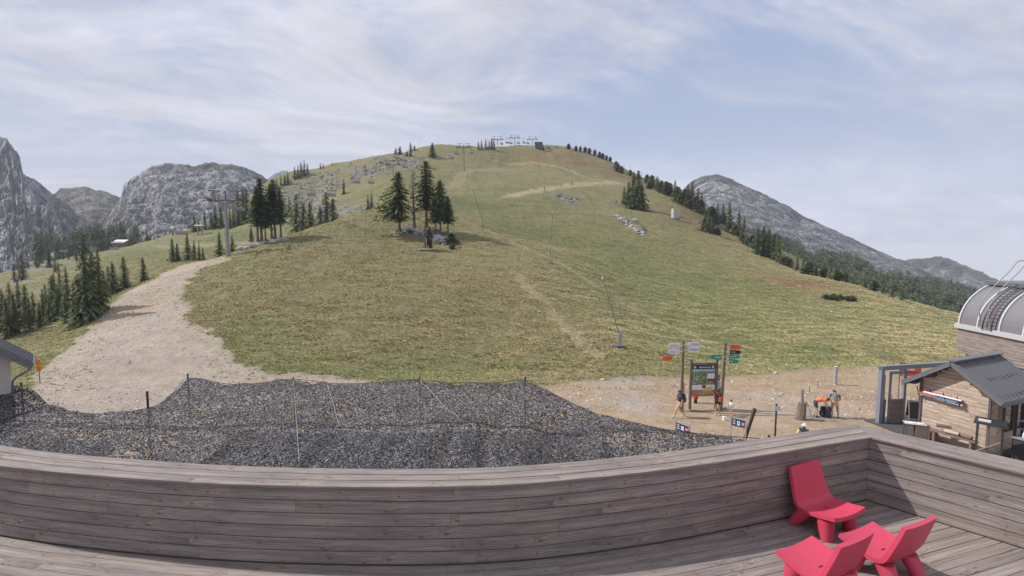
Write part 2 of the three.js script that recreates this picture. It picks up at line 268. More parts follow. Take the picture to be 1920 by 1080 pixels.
// ------------------------------------------------------------------ the ground sheet, split into grass and gravel along the edge of the yard
{
  const steps = (a) => { const out = [a[0][0]]; for (const [to, d] of a.slice(1)) { const from = out[out.length - 1], n = Math.max(1, Math.round(Math.abs(to - from) / d)); for (let k = 1; k <= n; k++) out.push(from + (to - from) * k / n); } return out; };
  const xs = steps([[-328], [-180, 6], [-80, 2], [-45, 0.8], [60, 0.42], [90, 0.9], [150, 2], [328, 7]]);
  const zs = steps([[30], [-10, 6], [-26, 1.2], [-36, 0.5], [-95, 0.4], [-130, 0.8], [-310, 1.5], [-428, 6]]);
  const nx = xs.length, nz = zs.length, pos = new Float32Array(nx * nz * 3), col = new Float32Array(nx * nz * 3), uv = new Float32Array(nx * nz * 2), yard = new Float32Array(nx * nz), c = new THREE.Color();
  for (let j = 0; j < nz; j++) for (let i = 0; i < nx; i++) {
    const x = xs[i], z = zs[j], k = j * nx + i, g = yardAt(x, z), rock = rockAt(x, z);
    pos.set([x, latticeHeight(x, z) + reliefAt(x, z, g, rock), z], k * 3); uv.set([x, z], k * 2); yard[k] = g;
    groundColour(x, z, g, rock, c); col.set([c.r, c.g, c.b], k * 3);
  }
  const grassI = [], gravelI = [], rockI = [];
  for (let j = 0; j < nz - 1; j++) for (let i = 0; i < nx - 1; i++) {
    const a = j * nx + i, b = a + 1, d = a + nx, e = d + 1;
    (Math.max(yard[a], yard[b], yard[d], yard[e]) > 0 ? gravelI : grassI).push(a, b, d, b, e, d);
  }
  const full = new THREE.BufferGeometry();
  full.setAttribute('position', new THREE.BufferAttribute(pos, 3)); full.setAttribute('color', new THREE.BufferAttribute(col, 3)); full.setAttribute('uv', new THREE.BufferAttribute(uv, 2));
  full.setIndex([...grassI.values()].concat(gravelI)); full.computeVertexNormals();
  const part = (idx) => { const map = new Map(), ii = new Uint32Array(idx.length), P = [], N = [], C = [], U = []; idx.forEach((k, q) => { let m = map.get(k); if (m === undefined) { m = map.size; map.set(k, m); P.push(pos[k * 3], pos[k * 3 + 1], pos[k * 3 + 2]); const n = full.attributes.normal.array; N.push(n[k * 3], n[k * 3 + 1], n[k * 3 + 2]); C.push(col[k * 3], col[k * 3 + 1], col[k * 3 + 2]); U.push(uv[k * 2], uv[k * 2 + 1]); } ii[q] = m; });
    const g = new THREE.BufferGeometry(); g.setAttribute('position', new THREE.Float32BufferAttribute(P, 3)); g.setAttribute('normal', new THREE.Float32BufferAttribute(N, 3)); g.setAttribute('color', new THREE.Float32BufferAttribute(C, 3)); g.setAttribute('uv', new THREE.Float32BufferAttribute(U, 2)); g.setIndex(new THREE.BufferAttribute(ii, 1)); return g; };
  structure('grass_hill', part(grassI), grassMat, 'dry grassy hill rising behind the gravel yard');
  structure('gravel_ground', part(gravelI), gravelMat, 'pale gravel yard and track below the grassy knoll');
}

// ------------------------------------------------------------------ far mountains: rock faces with relief, each with its own back slope
const rockTex = pixelTexture(1024, 1024, (i, j) => {
  const u = i / 1024, v = j / 1024, a = fbm(u * 20, v * 34, 141, 5, 0.62, 20, 34), b = fbm(u * 6, v * 6, 143, 3, 0.5, 6), s = Math.abs(fbm(u * 10, v * 28, 147, 3, 0.6, 10, 28) - 0.5) * 2;
  const t = clamp(0.5 + (a - 0.5) * 1.5 + (b - 0.5) * 0.4 - (s < 0.06 ? 0.28 : 0));
  return [0.5 + 0.5 * t, 0.5 + 0.5 * t, 0.52 + 0.47 * t];
});
const rockFaceMat = new THREE.MeshStandardMaterial({ vertexColors: true, map: rockTex, bumpMap: rockTex, bumpScale: 4.5, roughness: 0.95 });
function polyline(pts, t) { let L = [0]; for (let i = 1; i < pts.length; i++) L.push(L[i - 1] + Math.hypot(pts[i][0] - pts[i - 1][0], pts[i][1] - pts[i - 1][1])); const s = t * L[L.length - 1]; let i = 1; while (i < pts.length - 1 && L[i] < s) i++; const k = (s - L[i - 1]) / (L[i] - L[i - 1]); return pts[i - 1].map((v, q) => lerp(v, pts[i][q], k)); }
function mountain(name, label, o) {
  const nu = o.nu || 220, nv = o.nv || 90, nb = 14, pos = [], col = [], uv = [], idx = [], c = new THREE.Color(), d = new THREE.Color(), grid = [];
  for (let i = 0; i <= nu; i++) {
    const u = i / nu, [rx, ry] = polyline(o.ridge, u), R = at(rx, ry, o.far), B = at(...polyline(o.foot, u).slice(0, 2), o.near), column = [];
    for (let j = -nb; j <= nv; j++) {
      let p;
      if (j < 0) { const k = -j / nb; p = R.clone().add(V(R.x * 0.25 * k, -o.drop * k * k - o.drop * 0.25 * k, R.z * 0.25 * k)); }
      else { const v = j / nv, e = o.shape(v, u); p = R.clone().lerp(B, v); p.y = lerp(R.y, B.y, e); }
      column.push(p);
    }
    grid.push(column);
  }
  const width = grid[0][nb].distanceTo(grid[nu][nb]), seed = o.seed;
  for (let i = 0; i <= nu; i++) for (let j = 0; j <= nv + nb; j++) {
    const p = grid[i][j], s = i / nu * width, t = grid[i][nb].distanceTo(p) * (j < nb ? -1 : 1);
    const f = o.grain;                                       // stretch and slant of the beds
    const a = s * f[0] + t * f[1], b = s * f[2] + t * f[3];
    const n = fbm(a, b, seed, 5, 0.55), r = 1 - Math.abs(fbm(a * 1.7 + 3, b * 1.7, seed + 5, 5, 0.6) * 2 - 1), big = fbm(s / 160, t / 160, seed + 9, 3), m = fbm(s / 16, t / 16, seed + 11, 4, 0.6);
    const wob = (fbm(s / 90, t / 90, seed + 31, 3) - 0.5) * 5, bd = o.beds || [1 / 50, 1 / 20, 1 / 40], bed = fbm(bd[0] * s + wob * 0.3, bd[1] * t + bd[2] * s + wob * 0.5, seed + 21, 5, 0.68), edge = smooth(-2, o.rim || 25, Math.abs(t));
    const lift = o.relief * 0.7 * (bed - 0.5) + o.relief * ((n - 0.5) * 1.1 + (r - 0.7) * 0.9 + (m - 0.5) * 0.6) * (0.25 + 0.75 * edge) + (big - 0.5) * o.relief * 2.4 * edge + ((1 - Math.abs(fbm(s / 55 + t * (o.slant || 0), t / 240, seed + 41, 3, 0.5) * 2 - 1)) - 0.7) * o.relief * 1.7 * edge;
    const out = V(-p.x, 0, -p.z).normalize();
    pos.push(p.x + out.x * lift, p.y + lift * 0.45 + (m - 0.5) * o.relief * 0.2, p.z + out.z * lift); uv.push(s / 70, t / 70);
    const tone = clamp(0.74 + 0.3 * n + 0.28 * (m - 0.5) + 2.2 * (bed - 0.5), 0.35, 1.25);
    c.copy(o.rock).multiplyScalar(tone); if (r > 0.9) c.multiplyScalar(0.8);
    d.copy(o.green).multiplyScalar(0.8 + 0.5 * m); c.lerp(d, clamp(o.turf(i / nu, j < nb ? 0 : (j - nb) / nv, n, m, r, big)));
    col.push(c.r, c.g, c.b);
  }
  const w = nv + nb + 1;
  for (let i = 0; i < nu; i++) for (let j = 0; j < nv + nb; j++) { const a = i * w + j, b = a + w; idx.push(a, a + 1, b, b, a + 1, b + 1); }
  const g = new THREE.BufferGeometry(); g.setAttribute('position', new THREE.Float32BufferAttribute(pos, 3)); g.setAttribute('color', new THREE.Float32BufferAttribute(col, 3)); g.setAttribute('uv', new THREE.Float32BufferAttribute(uv, 2)); g.setIndex(idx); g.computeVertexNormals();
  return structure(name, g, rockFaceMat, label);
}
const cLime = lin(0.78, 0.77, 0.78), cTurf = lin(0.15, 0.15, 0.075);
mountain('mountain', 'pale limestone mountain with slanting beds above the forest', {
  ridge: [[1262, 385], [1282, 353], [1300, 338], [1322, 329], [1345, 327], [1366, 333], [1400, 350], [1425, 362], [1440, 369], [1480, 387], [1500, 402], [1540, 420], [1600, 449], [1650, 471], [1690, 489], [1740, 512], [1800, 545], [1880, 580], [1990, 640]],
  foot: [[1240, 470], [1300, 480], [1400, 500], [1500, 530], [1600, 560], [1700, 590], [1800, 620], [1990, 690]], far: 900, near: 560, drop: 60, relief: 8, grain: [1 / 70, 1 / 90, -1 / 26, 1 / 13], beds: [1 / 120, 1 / 9, 1 / 160], slant: 1 / 70, seed: 201, nu: 430, nv: 190,
  shape: (v) => Math.pow(v, 0.78), rock: cLime, green: cTurf, rim: 18, turf: (u, v, n, m, r, b) => smooth(0.07, 0.01, v) * 0.8 + smooth(0.56, 0.68, n * 0.55 + b * 0.5) * 0.35 });
mountain('mountain', 'farther grey ridge with green crest beyond the limestone mountain', {
  ridge: [[1640, 500], [1690, 489], [1720, 487], [1755, 483], [1790, 492], [1820, 504], [1850, 518], [1880, 533], [1930, 560], [2010, 600]], foot: [[1640, 580], [1800, 620], [2010, 690]], far: 1150, near: 800, drop: 70, relief: 16, grain: [1 / 120, 1 / 60, -1 / 80, 1 / 26], beds: [1 / 120, 1 / 12, 1 / 100], seed: 231, nu: 150, nv: 70,
  shape: (v) => Math.pow(v, 0.8), rock: cLime, green: cTurf, turf: (u, v, n, m, r, b) => smooth(0.3, 0.05, v) * 0.85 + smooth(0.5, 0.6, n) * 0.3 });
mountain('cliff', 'sheer grey cliff with scree below it at the edge of the valley', {
  ridge: [[-120, 215], [-60, 238], [0, 263], [14, 262], [22, 276], [38, 300], [44, 326], [62, 335], [76, 345], [90, 357], [103, 364], [130, 392], [165, 420], [205, 440], [250, 462]], foot: [[-120, 620], [0, 600], [100, 560], [180, 520], [250, 490]], far: 620, near: 330, drop: 70, relief: 15, grain: [1 / 20, 1 / 95, 1 / 60, 1 / 40], beds: [1 / 11, 1 / 90, 0], seed: 261, nu: 320, nv: 190,
  shape: (v) => (v < 0.3 ? v / 0.3 * 0.55 : 0.55 + (v - 0.3) / 0.7 * 0.45), rock: lin(0.76, 0.76, 0.78), green: cTurf, rim: 10, turf: (u, v, n, m, r, b) => smooth(0.5, 0.62, m * 0.5 + b * 0.5) * 0.35 * smooth(0.25, 0.4, v) + smooth(0.55, 0.75, u) * smooth(0.45, 0.55, b) * 0.4 });
mountain('far_hill', 'low rocky hill with turf in the gap beside the cliff', {
  ridge: [[70, 380], [103, 363], [114, 353], [126, 353], [160, 350], [192, 359], [222, 369], [260, 392]], foot: [[70, 455], [160, 455], [260, 450]], far: 1000, near: 650, drop: 60, relief: 14, grain: [1 / 50, 1 / 60, 1 / 60, 1 / 40], seed: 281, nu: 110, nv: 70,
  shape: (v) => Math.pow(v, 0.9), rock: cLime, green: lin(0.2, 0.18, 0.1), turf: (u, v, n, m, r, b) => 0.4 + smooth(0.4, 0.6, n * 0.5 + m * 0.5) * 0.7 });
mountain('mountain', 'broad grey mountain with flat turf top and scree slopes', {
  ridge: [[175, 450], [205, 405], [225, 375], [232, 352], [260, 328], [280, 313], [300, 308], [345, 308], [364, 313], [375, 309], [430, 308], [460, 313], [482, 324], [502, 336], [530, 350], [570, 372], [620, 400]], foot: [[160, 480], [250, 490], [400, 480], [620, 460]], far: 800, near: 430, drop: 50, relief: 15, grain: [1 / 46, 1 / 50, -1 / 44, 1 / 30], beds: [1 / 34, 1 / 22, -1 / 26], seed: 301, nu: 400, nv: 170,
  shape: (v) => Math.pow(v, 0.8), rock: lin(0.76, 0.75, 0.76), green: cTurf, rim: 14, turf: (u, v, n, m, r, b) => smooth(0.12, 0.02, v) * smooth(0.28, 0.5, u) * 0.8 + smooth(0.52, 0.64, m * 0.45 + b * 0.55) * 0.3 });
mountain('mountain', 'small distant peak showing past the broad grey mountain', {
  ridge: [[480, 350], [500, 336], [515, 326], [531, 320], [543, 323], [556, 335], [590, 350]], foot: [[480, 400], [590, 400]], far: 1900, near: 1500, drop: 80, relief: 18, grain: [1 / 60, 1 / 80, 1 / 80, 1 / 60], seed: 321, nu: 60, nv: 40, shape: (v) => v, rock: lin(0.30, 0.33, 0.36), green: lin(0.13, 0.15, 0.12), turf: (u, v, n) => smooth(0.45, 0.6, n) * 0.6 });
// wooded slope below the limestone mountain
const woodPoint = (u, v) => { const a = polyline([[1300, 425, 400], [1420, 448, 430], [1480, 462, 450], [1560, 488, 450], [1640, 510, 450], [1720, 532, 440], [1830, 560, 430], [2000, 600, 420]], u), b = polyline([[1330, 500, 190], [1480, 580, 165], [1640, 640, 150], [1830, 690, 140], [2000, 740, 140]], u); return at(a[0], a[1], a[2]).lerp(at(b[0], b[1], b[2]), v); };
{
  const nu = 90, nv = 50, pos = [], col = [], uv = [], idx = [];
  for (let i = 0; i <= nu; i++) for (let j = -4; j <= nv; j++) {
    const p = woodPoint(i / nu, Math.max(0, j / nv)), n = fbm(p.x / 22, p.z / 22, 341, 4); if (j < 0) { p.multiplyScalar(1 - j * 0.04); p.y += j * 4; }
    p.y += (n - 0.5) * 8; pos.push(p.x, p.y, p.z); uv.push(p.x, p.z); const c = lin(0.17, 0.17, 0.08).lerp(cLime, smooth(0.55, 0.7, n) * 0.6); col.push(c.r, c.g, c.b);
  }
  for (let i = 0; i < nu; i++) for (let j = 0; j < nv + 4; j++) { const a = i * (nv + 5) + j, b = a + nv + 5; idx.push(a, a + 1, b, b, a + 1, b + 1); }
  const g = new THREE.BufferGeometry(); g.setAttribute('position', new THREE.Float32BufferAttribute(pos, 3)); g.setAttribute('color', new THREE.Float32BufferAttribute(col, 3)); g.setAttribute('uv', new THREE.Float32BufferAttribute(uv, 2)); g.setIndex(idx); g.computeVertexNormals();
  structure('wooded_hillside', g, grassMat, 'hillside under the conifer forest');
}
// plain that carries the ground on to the horizon
structure('far_ground', new THREE.CircleGeometry(1150, 64).rotateX(-Math.PI / 2).translate(0, -118, 0), std(lin(0.14, 0.15, 0.09), 0.95), 'valley floor far below the hills');
scene.fog = new THREE.FogExp2(0xc4cad8, 0.00026);

// ------------------------------------------------------------------ terrace: deck and parapet of single boards
function woodTexture(seed, W = 1024, H = 128, metres = 3.6) {
  const R = rng(seed), knots = Array.from({ length: 8 }, () => [R() * metres, (0.15 + 0.7 * R()) * 0.145, 0.007 + 0.012 * R()]);
  return pixelTexture(W, H, (i, j) => {
    const x = i / W * metres, y = j / H * 0.145; let yy = y + (vnoise(x * 0.9, y * 8, seed) - 0.5) * 0.03, dark = 0, ring = 0;
    for (const [kx, ky, r] of knots) { let dx = x - kx; if (dx > metres / 2) dx -= metres; if (dx < -metres / 2) dx += metres; const dy = y - ky, d = Math.hypot(dx * 0.45, dy), w = Math.exp(-((d / (r * 3.2)) ** 2)); yy += Math.sign(dy || 1) * w * r * 1.5; if (d < r) dark = Math.max(dark, smooth(r, r * 0.4, d)); ring = Math.max(ring, w * 0.5); }
    const px = Math.round(metres * 2), g1 = fbm(x * 2, yy * 190, seed + 3, 3, 0.6, px, 0), g2 = vnoise(x * 7, yy * 520, seed + 5, Math.round(metres * 7), 0), patch = fbm(x * 1.1 + 5, y * 14, seed + 9, 3), line = Math.abs(fbm(x * 0.7, yy * 95, seed + 13, 2) - 0.5) < 0.03 ? 1 : 0;
    let t = 0.52 + (g1 - 0.5) * 0.5 + (g2 - 0.5) * 0.34 + (patch - 0.5) * 0.42 - line * 0.13 - ring * 0.10; t = t * (1 - dark * 0.65);
    const warm = clamp((patch - 0.4) * 0.8 + ring * 0.6 + 0.12);
    return [0.36 + 0.42 * t + warm * 0.035, 0.335 + 0.42 * t, 0.335 + 0.415 * t - warm * 0.045];
  });
}
const woodTex = [501, 502, 503].map((s) => woodTexture(s));
const woodMats = [];
for (const t of woodTex) for (const c of [lin(0.80, 0.765, 0.75), lin(0.72, 0.685, 0.67), lin(0.77, 0.715, 0.675), lin(0.70, 0.68, 0.675)]) woodMats.push(new THREE.MeshStandardMaterial({ map: t, bumpMap: t, bumpScale: 0.006, color: c, roughness: 0.86 }));
const joistMat = std(lin(0.22, 0.19, 0.165), 0.95);
const DECK = 6.95, TOP = 7.92;
function wallPath(points) {
  const c = new THREE.CatmullRomCurve3(points.map(([x, z]) => V(x, 0, z)), false, 'centripetal'), L = c.getLength(), N = 400, tab = c.getSpacedPoints(N);
  const dir = (s) => { const k = clamp(Math.round(s / L * N), 1, N - 1); return tab[k + 1].clone().sub(tab[k - 1]).normalize(); };
  const p = (s) => { if (s >= L) return tab[N].clone().addScaledVector(dir(L), s - L); if (s <= 0) return tab[0].clone().addScaledVector(dir(0), s); const k = s / L * N, i = Math.min(N - 1, Math.floor(k)); return tab[i].clone().lerp(tab[i + 1], k - i); };
  return { L, at: (s, o) => { const t = dir(s); return p(s).add(V(-t.z * o, 0, t.x * o)); } };
}
const frontWall = wallPath([[-12.5, -8.1], [-9.5, -7.15], [-6.53, -6.27], [-4.83, -5.95], [-3.31, -5.76], [-1.3, -5.68], [0, -5.75], [1.62, -6.07], [3.1, -6.5], [5.18, -7.2]]);
const sideWall = wallPath([[5.18, -7.2], [5.723, -6.612], [7.22, -4.99], [10.6, -1.32], [13.3, 1.6]]);
const MITRE = 0.62;
function board(path, s0, s1, sec, o = {}) {            // sec: corners [offset, height] of the section, anticlockwise seen along the path
  const n = Math.max(1, Math.ceil((s1 - s0) / (o.step || 0.5))), pos = [], uv = [], idx = [], m = sec.length, off = (o.u || 0);
  const pt = (s, [a, y], k) => { const q = path.at(s + (k || 0) * a, a); return [q.x, y, q.z]; };
  let v = 0;
  for (let e = 0; e < m; e++) { const A = sec[e], B = sec[(e + 1) % m], len = Math.hypot(A[0] - B[0], A[1] - B[1]) / 0.145, b0 = pos.length / 3; for (let i = 0; i <= n; i++) { const s = lerp(s0, s1, i / n), k = i === 0 ? o.k0 : i === n ? o.k1 : 0; pos.push(...pt(s, A, k), ...pt(s, B, k)); uv.push(s / 3.6 + off, v, s / 3.6 + off, v + len * 0.97); } for (let i = 0; i < n; i++) { const a = b0 + i * 2; idx.push(a, a + 1, a + 2, a + 1, a + 3, a + 2); } v += len; }
  for (const end of [0, 1]) { const b0 = pos.length / 3, s = end ? s1 : s0, k = end ? o.k1 : o.k0; for (const c of sec) { pos.push(...pt(s, c, k)); uv.push(c[0] * 2, c[1] * 2); } for (let q = 1; q < m - 1; q++) end ? idx.push(b0, b0 + q, b0 + q + 1) : idx.push(b0, b0 + q + 1, b0 + q); }
  const g = new THREE.BufferGeometry(); g.setAttribute('position', new THREE.Float32BufferAttribute(pos, 3)); g.setAttribute('uv', new THREE.Float32BufferAttribute(uv, 2)); g.setIndex(idx); g.computeVertexNormals(); return g;
}
const section = (o0, o1, y0, y1, c = 0.004) => [[o0 + c, y0], [o1 - c, y0], [o1, y0 + c], [o1, y1 - c], [o1 - c, y1], [o0 + c, y1], [o0, y1 - c], [o0, y0 + c]];
{
  const R = rng(77), pick = () => woodMats[Math.floor(R() * woodMats.length)];
  const cuts = (a, b, list) => [a, ...list.filter((s) => s > a + 0.3 && s < b - 0.3), b];
  const parapet = (name, label, path, joints, front) => {
    const t = thing(name, label, 'parapet'), rows = 6, h = 0.1535;
    for (let r = 0; r < rows; r++) {
      const y0 = DECK + 0.012 + r * h, y1 = y0 + h - 0.009, cs = cuts(0, path.L, joints[r % joints.length]);
      for (let k = 0; k < cs.length - 1; k++) mesh('board', board(path, cs[k] + 0.0015, cs[k + 1] - 0.0015, section(-0.028, (R() - 0.5) * 0.004, y0, y1), { u: R(), k1: front && k === cs.length - 2 ? -MITRE : 0, k0: !front && k === 0 ? MITRE : 0 }), pick(), t);
    }
    [[0.035, -0.115], [-0.127, -0.274], [-0.286, -0.436]].forEach(([a, b], q) => {
      const cs = cuts(0, path.L, joints[(q + 2) % joints.length]);
      for (let k = 0; k < cs.length - 1; k++) mesh('cap_board', board(path, cs[k] + 0.0015, cs[k + 1] - 0.0015, section(b, a, TOP - 0.034, TOP - R() * 0.003), { u: R(), k1: front && k === cs.length - 2 ? -MITRE : 0, k0: !front && k === 0 ? MITRE : 0 }), pick(), t);
    });
    mesh('core', board(path, 0, path.L, [[-0.41, DECK - 0.3], [-0.036, DECK - 0.3], [-0.036, TOP - 0.04], [-0.41, TOP - 0.04]], { k1: front ? -MITRE : 0, k0: front ? 0 : MITRE }), joistMat, t);
    return t;
  };
  // joints counted along the wall
  parapet('terrace_parapet', 'long weathered plank parapet wall along the front of the terrace', frontWall, [[3.3, 9.1, 12.4, 15.2], [6.6, 12.25, 14.5], [5.1, 9.05, 13.4], [7.9, 12.2, 16.2], [6.75, 10.3, 13.5], [4.4, 7.0, 12.15, 15.6]], true);
  parapet('terrace_parapet', 'sunlit plank parapet wall turning the corner beside the low red chair', sideWall, [[3.1, 6.4], [1.9, 5.2, 8.4], [2.6, 7.1], [3.6, 6.2, 9.1]], false);
  const deck = structure('deck_base', board(frontWall, -1, frontWall.L, [[0.0, DECK - 0.3], [9.5, DECK - 0.3], [9.5, DECK - 0.05], [0.0, DECK - 0.05]], { k1: 0.47 }), joistMat, 'dark joists below the deck boards');
  const floor = new THREE.Group(); floor.name = 'terrace_floor'; floor.userData = { kind: 'structure', label: 'weathered plank floor of the terrace' }; scene.add(floor);
  for (let r = 0; r < 44; r++) {
    const o0 = 0.006 + r * 0.146, o1 = o0 + 0.141, cs = cuts(-1, frontWall.L + 0.47 * o0, [0, 1, 2, 3, 4, 5, 6].map((k) => k * 3.9 + (r * 1.37) % 3.9 + R() * 0.4));
    for (let k = 0; k < cs.length - 1; k++) { const a = cs[k], b = cs[k + 1], end = k === cs.length - 2; mesh('floor_board', board(frontWall, a + 0.002, end ? frontWall.L - 0.002 : b - 0.002, section(o0, o1, DECK - 0.028, DECK - R() * 0.003), { u: R(), k1: end ? 0.47 : 0 }), pick(), floor); }
  }
  // building that carries the terrace
  const lower = thing('terrace_building', 'timber clad storey that carries the plank terrace', 'building');
  mesh('wall', board(frontWall, -0.5, frontWall.L, [[-0.3, -0.4], [-0.1, -0.4], [-0.1, DECK - 0.31], [-0.3, DECK - 0.31]], { k1: -MITRE }), std(lin(0.22, 0.19, 0.17), 0.9), lower);
  mesh('side_wall', board(sideWall, 0, sideWall.L, [[-0.3, -0.4], [-0.1, -0.4], [-0.1, DECK - 0.31], [-0.3, DECK - 0.31]], { k0: MITRE }), std(lin(0.22, 0.19, 0.17), 0.9), lower);
}

// ------------------------------------------------------------------ camouflage net stretched over posts below the terrace
const netEdge = [[-34, -28.6], [-30.5, -27.7], [-27.3, -27.9], [-25.6, -26.9], [-23.4, -25.3], [-21.4, -24.3], [-19.7, -23.95], [-18.4, -24.3], [-18.0, -25.4], [-18.4, -27.2], [-19.3, -29.9], [-17.4, -29.2], [-16, -29.0], [-14.4, -29.05], [-12.8, -29.45], [-10.6, -29.0], [-9, -28.9], [-7.2, -28.95], [-5.4, -29.35], [-3.6, -28.9], [-2.4, -28.75], [-0.8, -28.85], [0.77, -29.3], [2.6, -26.9], [4.2, -24.9], [5.5, -23.3], [7.1, -22.0], [8.8, -21.2], [10.8, -20.7], [13, -20.3], [13, -9.2], [-34, -9.2]];
const netPosts = [[-27.3, -27.9, 2.75], [-19.3, -29.9, 2.75], [-12.8, -29.4, 2.72], [-5.4, -29.3, 2.72], [0.77, -29.2, 2.72], [10.7, -20.7, 2.45], [-20, -20.5, 2.75], [-11, -20.8, 2.8], [-2.5, -20.8, 2.8], [5, -19, 2.5], [-28, -19, 2.8]];
function netHeight(x, z) { let h = 2.2 + (fbm(x * 0.16, z * 0.16, 401, 3) - 0.5) * 0.45; for (const [a, b, y] of netPosts) { const d = Math.hypot(x - a, z - b); h = Math.max(h, lerp(h, y, Math.exp(-((d / 4.5) ** 2)))); } const seam = Math.exp(-(((z + 21.4) / 0.5) ** 2)) * 0.12; const fold = (vnoise(x * 1.3 + z * 0.12 + (fbm(x * 0.3, z * 0.2, 407, 2) - 0.5) * 3, z * 0.16, 409) - 0.5) * 0.26 + (vnoise(x * 0.5, z * 0.9, 411) - 0.5) * 0.12; return h + seam + fold + smooth(-17, -9.2, z) * 1.9; }
{
  const t = thing('camouflage_net', 'grey camouflage net of ragged scraps stretched over posts below the terrace', 'net');
  const R = rng(410), spots = [];
  while (spots.length < 285000) { const x = -34 + 47 * R(), z = -30 + 20.8 * R(); if (z > -16 && R() > 0.14) continue; const d = nearPolygon(netEdge, x, z); if (d < 0.02 || (d > 0.35 && R() < 0.12)) continue; if (vnoise(x * 3.2, z * 3.2, 405) < 0.06) continue; spots.push([x, z, d]); }
  const leaf = new THREE.BufferGeometry(); leaf.setAttribute('position', new THREE.Float32BufferAttribute([-0.5, 0.10, -0.12, -0.1, -0.06, -0.45, 0.42, 0.12, -0.28, 0.5, 0.0, 0.2, 0.06, -0.1, 0.46, -0.34, 0.14, 0.34, 0, 0, 0], 3)); leaf.setIndex([6, 1, 0, 6, 2, 1, 6, 3, 2, 6, 4, 3, 6, 5, 4, 6, 0, 5]); leaf.computeVertexNormals();
  const scraps = new THREE.InstancedMesh(leaf, std(lin(1, 1, 1), 0.8), spots.length), m = new THREE.Matrix4(), nrm = V(0, 1, 0), upY = V(0, 1, 0), tip = new THREE.Quaternion(), q = new THREE.Quaternion(), e = new THREE.Euler(), c = new THREE.Color();
  spots.forEach(([x, z, d], i) => { const s = 0.05 + 0.05 * R(); e.set((R() - 0.5) * 0.7, R() * 6.28, (R() - 0.5) * 0.7); nrm.set(netHeight(x - 0.1, z) - netHeight(x + 0.1, z), 0.2, netHeight(x, z - 0.1) - netHeight(x, z + 0.1)).normalize(); q.setFromEuler(e).premultiply(tip.setFromUnitVectors(upY, nrm)); m.compose(V(x, netHeight(x, z) + (R() - 0.5) * 0.07, z), q, V(s, s, s * (0.6 + 0.5 * R()))); scraps.setMatrixAt(i, m); const k = R(); c.copy(k < 0.38 ? lin(0.02, 0.02, 0.025) : k < 0.78 ? lin(0.085, 0.086, 0.1) : lin(0.18, 0.18, 0.205)).multiplyScalar(0.8 + 0.4 * R()); scraps.setColorAt(i, c); });
  scraps.name = 'scraps'; scraps.userData.kind = 'stuff'; scraps.castShadow = scraps.receiveShadow = true; t.add(scraps);
  const black = std(lin(0.02, 0.02, 0.025), 0.8), white = std(lin(0.33, 0.33, 0.35), 0.7), edgePts = netEdge.slice(0, -2).map(([x, z]) => V(x, netHeight(x, z) + 0.01, z));
  mesh('edge_rope', tube(edgePts, 0.016, 220, 5), black, t);
  const over = (a, b, n = 16) => Array.from({ length: n + 1 }, (_, i) => { const x = lerp(a[0], b[0], i / n), z = lerp(a[1], b[1], i / n); return V(x, netHeight(x, z) + 0.05, z); });
  mesh('seam_rope', tube(over([-27, -22.8], [9.5, -21.0], 40), 0.012, 120, 5), black, t);
  for (const [a, b] of [[[-12.8, -29.4], [-6.4, -15]], [[-5.4, -29.3], [-2.4, -22.6]], [[-10.7, -29], [-7.6, -22]]]) mesh('strap', tube(over(a, b), 0.011, 40, 5), white, t);
  const postMat = std(lin(0.05, 0.045, 0.045), 0.7);
  netPosts.forEach(([x, z, h], i) => { if (i > 5 && z > -21) return; const p = thing('net_post', 'dark post holding up the rim of the camouflage net', 'post', [x, ground(x, z) - 0.2, z], 0, 'posts along the rim of the camouflage net'); mesh('pole', cyl(0.05, 0.045, h + 0.45, 0, (h + 0.45) / 2, 0, 8), postMat, p); mesh('cap', cyl(0.06, 0.05, 0.05, 0, h + 0.46, 0, 8), postMat, p); });
  const lone = at(270, 776, 25.2), p = thing('net_post', 'taller dark post standing free beside the scooped edge of the net', 'post', [lone.x, 0, lone.z - 0.3], 0); mesh('pole', cyl(0.06, 0.055, 3.35, 0, 1.67, 0, 8), postMat, p); mesh('cap', cyl(0.065, 0.05, 0.05, 0, 3.36, 0, 8), postMat, p);
}

// ------------------------------------------------------------------ conifers
const needleMat = new THREE.MeshStandardMaterial({ vertexColors: true, roughness: 0.9, side: THREE.DoubleSide });
const needleMats = [[1.15, 1.1, 1.05], [1.5, 1.4, 1.15], [1.0, 1.1, 1.1], [1.3, 1.45, 1.05], [1.25, 1.15, 1.2]].map((c) => { const m = needleMat.clone(); m.color.setRGB(...c); return m; });
const barkMat = std(lin(0.13, 0.105, 0.085), 0.95), deadMat = std(lin(0.16, 0.125, 0.11), 0.95);
